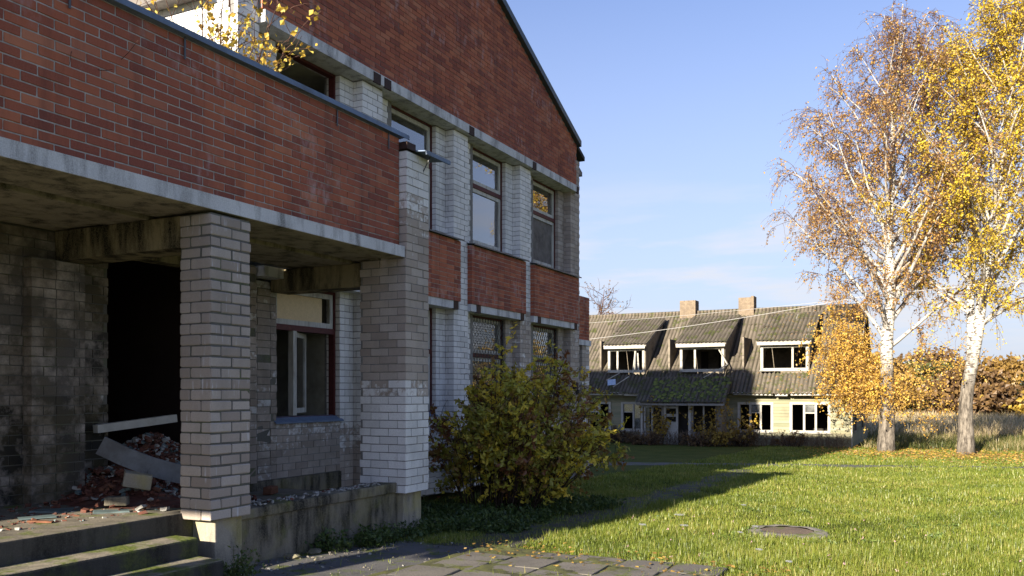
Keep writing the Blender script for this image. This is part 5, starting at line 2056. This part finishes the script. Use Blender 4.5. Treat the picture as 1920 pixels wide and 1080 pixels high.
for k, (x, y, rz_, ln, wd, mt) in enumerate([(-7.3, 5.1, .5, .34, .16, 'rub_slate'), (-7.0, 4.75, 1.1, .28, .14, 'rub_slate'), (-7.35, 4.35, .2, .3, .12, 'rub_slate'), (-6.75, 4.62, .3, .22, .05, 'rub_orange'), (-6.75, 5.3, .9, .3, .1, 'rub_slate')]):
    m = MB().box(-ln / 2, ln / 2, -wd / 2, wd / 2, 0, .012, jit=.008, mat=Matrix.Translation((x, y, .607)) @ Matrix.Rotation(rz_, 4, 'Z') @ Matrix.Rotation(.04, 4, 'X'))
    tag(m.build('broken_sheet', M[mt]), ['broken slate sheet lying nearest the rubble', 'broken slate sheet in the middle of the porch floor', 'broken slate sheet nearest the left edge', 'narrow orange strip lying on the porch floor edge', 'broken slate sheet at the foot of the blocks'][k], 'debris', 'broken sheets on the porch floor')

# ------------------------------------------------------------------ manhole
mz = float(gz(-1.83, 11.75))
MH = thing('manhole', (-1.83, 11.75, mz), 'mossy concrete manhole cover set in the sunny lawn', 'manhole')
pr = [(.34, .02), (.40, .022), (.50, .012), (.55, -.02), (.55, -.1)]
m = MB()
N_ = 28
base = 0
for (r_, h_) in pr:
    for k in range(N_):
        a_ = 2 * math.pi * k / N_
        w_ = 1 + .02 * math.sin(k * 2.3) + .015 * math.sin(k * 5.1)
        m.v.append((-1.83 + r_ * w_ * math.cos(a_), 11.75 + r_ * w_ * math.sin(a_), mz + .03 + h_ + .006 * math.sin(k * 1.7)))
for q in range(len(pr) - 1):
    for k in range(N_):
        m.f.append((q * N_ + k, q * N_ + (k + 1) % N_, (q + 1) * N_ + (k + 1) % N_, (q + 1) * N_ + k))
        m.mi.append(0)
m.f = [tuple(reversed(f)) for f in m.f]
M['ring'] = concrete_mat('manhole_concrete', (.24, .215, .18), dark=(.08, .07, .06), stain=.6, moss=.5)
m.build('ring', M['ring'], MH)
m = MB()
m.v = [(-1.83 + .335 * math.cos(2 * math.pi * k / N_), 11.75 + .335 * math.sin(2 * math.pi * k / N_), mz + .04 + h_) for h_ in (0, -.06) for k in range(N_)]
m.f = [tuple(range(N_))] + [(k, k + N_, (k + 1) % N_ + N_, (k + 1) % N_) for k in range(N_)]
m.mi = [0] * len(m.f)
M['lid'] = concrete_mat('manhole_lid', (.17, .125, .09), dark=(.06, .045, .035), stain=.6, moss=.3)
m.build('lid', M['lid'], MH)

# ------------------------------------------------------------------ white umbel flowers and clover
M['petal'] = plain_mat('white_umbel', (.75, .75, .72), .1, 20, .8, .2, 0)
fl = [(-3.12, 11.1, .22, 'largest white umbel flower at the shadow edge of the lawn'), (-3.38, 10.35, .15, 'small white flower in the shade by the footpath'), (-2.86, 10.4, .17, 'white flower just inside the sunny lawn edge'), (-2.15, 11.2, .14, 'white flower left of the manhole'),
      (-2.25, 10.75, .10, 'white flower right by the manhole edge'), (-1.75, 9.3, .12, 'white flower in front of the manhole'), (-2.85, 13.9, .14, 'white flower at the shadow edge farther back'), (-1.35, 8.7, .1, 'white flower nearest the bottom edge of the lawn')]
for x, y, h, lb in fl:
    z0 = float(gz(x, y))
    T = thing('wildflower', (x, y, z0), lb, 'flower', 'white flowers in the lawn')
    MB().tube([(x, y, z0), (x + .01, y, z0 + h * .6), (x + .015, y, z0 + h)], .0035, 4).build('stem', LEAF_STEM, T)
    m = MB()
    for k in range(26):
        a_, r_ = k * 2.4, .05 * math.sqrt(k / 26) * (h / .17)
        cx, cy = x + .015 + r_ * math.cos(a_), y + r_ * math.sin(a_)
        s_ = .008
        m.face([(cx - s_, cy, z0 + h), (cx, cy - s_, z0 + h + .003), (cx + s_, cy, z0 + h + .004), (cx, cy + s_, z0 + h)])
        m.face([(cx, cy - s_, z0 + h - .002), (cx + s_, cy, z0 + h - .012), (cx, cy + s_, z0 + h), (cx - s_, cy, z0 + h + .004)])
    m.build('flower_head', M['petal'], T)
rg = np.random.default_rng(8)
x, y = rg.uniform(-4, 4, 46), rg.uniform(7.6, 14, 46)
k = lawn_keep(x, y, rg)
P = np.stack([x[k], y[k], gz(x[k], y[k]) + rg.uniform(.06, .11, k.sum())], 1)
P = np.repeat(P, 5, 0) + rg.normal(0, .008, (len(P) * 5, 3))
V, F = leaves_mesh(P, .011, rg, 1.2)
tag(np_obj('clover_flowers', V, F, [plain_mat('clover_pink', (.55, .32, .38), .2, 20, .8, .2, 0)]), 'small pink clover heads dotted through the lawn', 'flowers', None, 'stuff')

# ------------------------------------------------------------------ overhead cables
M['cable'] = plain_mat('pale_cable', (.40, .39, .38), .1, 3, .6, .3, 0)


def cable(a_, b_, sag, label, r_=.016):
    a_, b_ = Vector(a_), Vector(b_)
    pts = [a_.lerp(b_, t) - Vector((0, 0, sag * 4 * t * (1 - t))) for t in np.linspace(0, 1, 30)]
    tag(MB().tube(pts, r_, 5).build('overhead_cable', M['cable']), label, 'cable', 'cables strung across the house front')


cable((-21, 42, 4.2), (-2.6, 41.0, 6.05), .25, 'thick cable sloping from the near dormer to the half bare birch', .011)
cable((-2.6, 41.0, 6.05), (30, 38.5, 8.6), .5, 'cable running from the half bare birch out past the right edge', .009)
cable((-24, 43, 5.3), (30, 38.0, 9.6), 1.1, 'thin cable passing above the house ridge', .007)
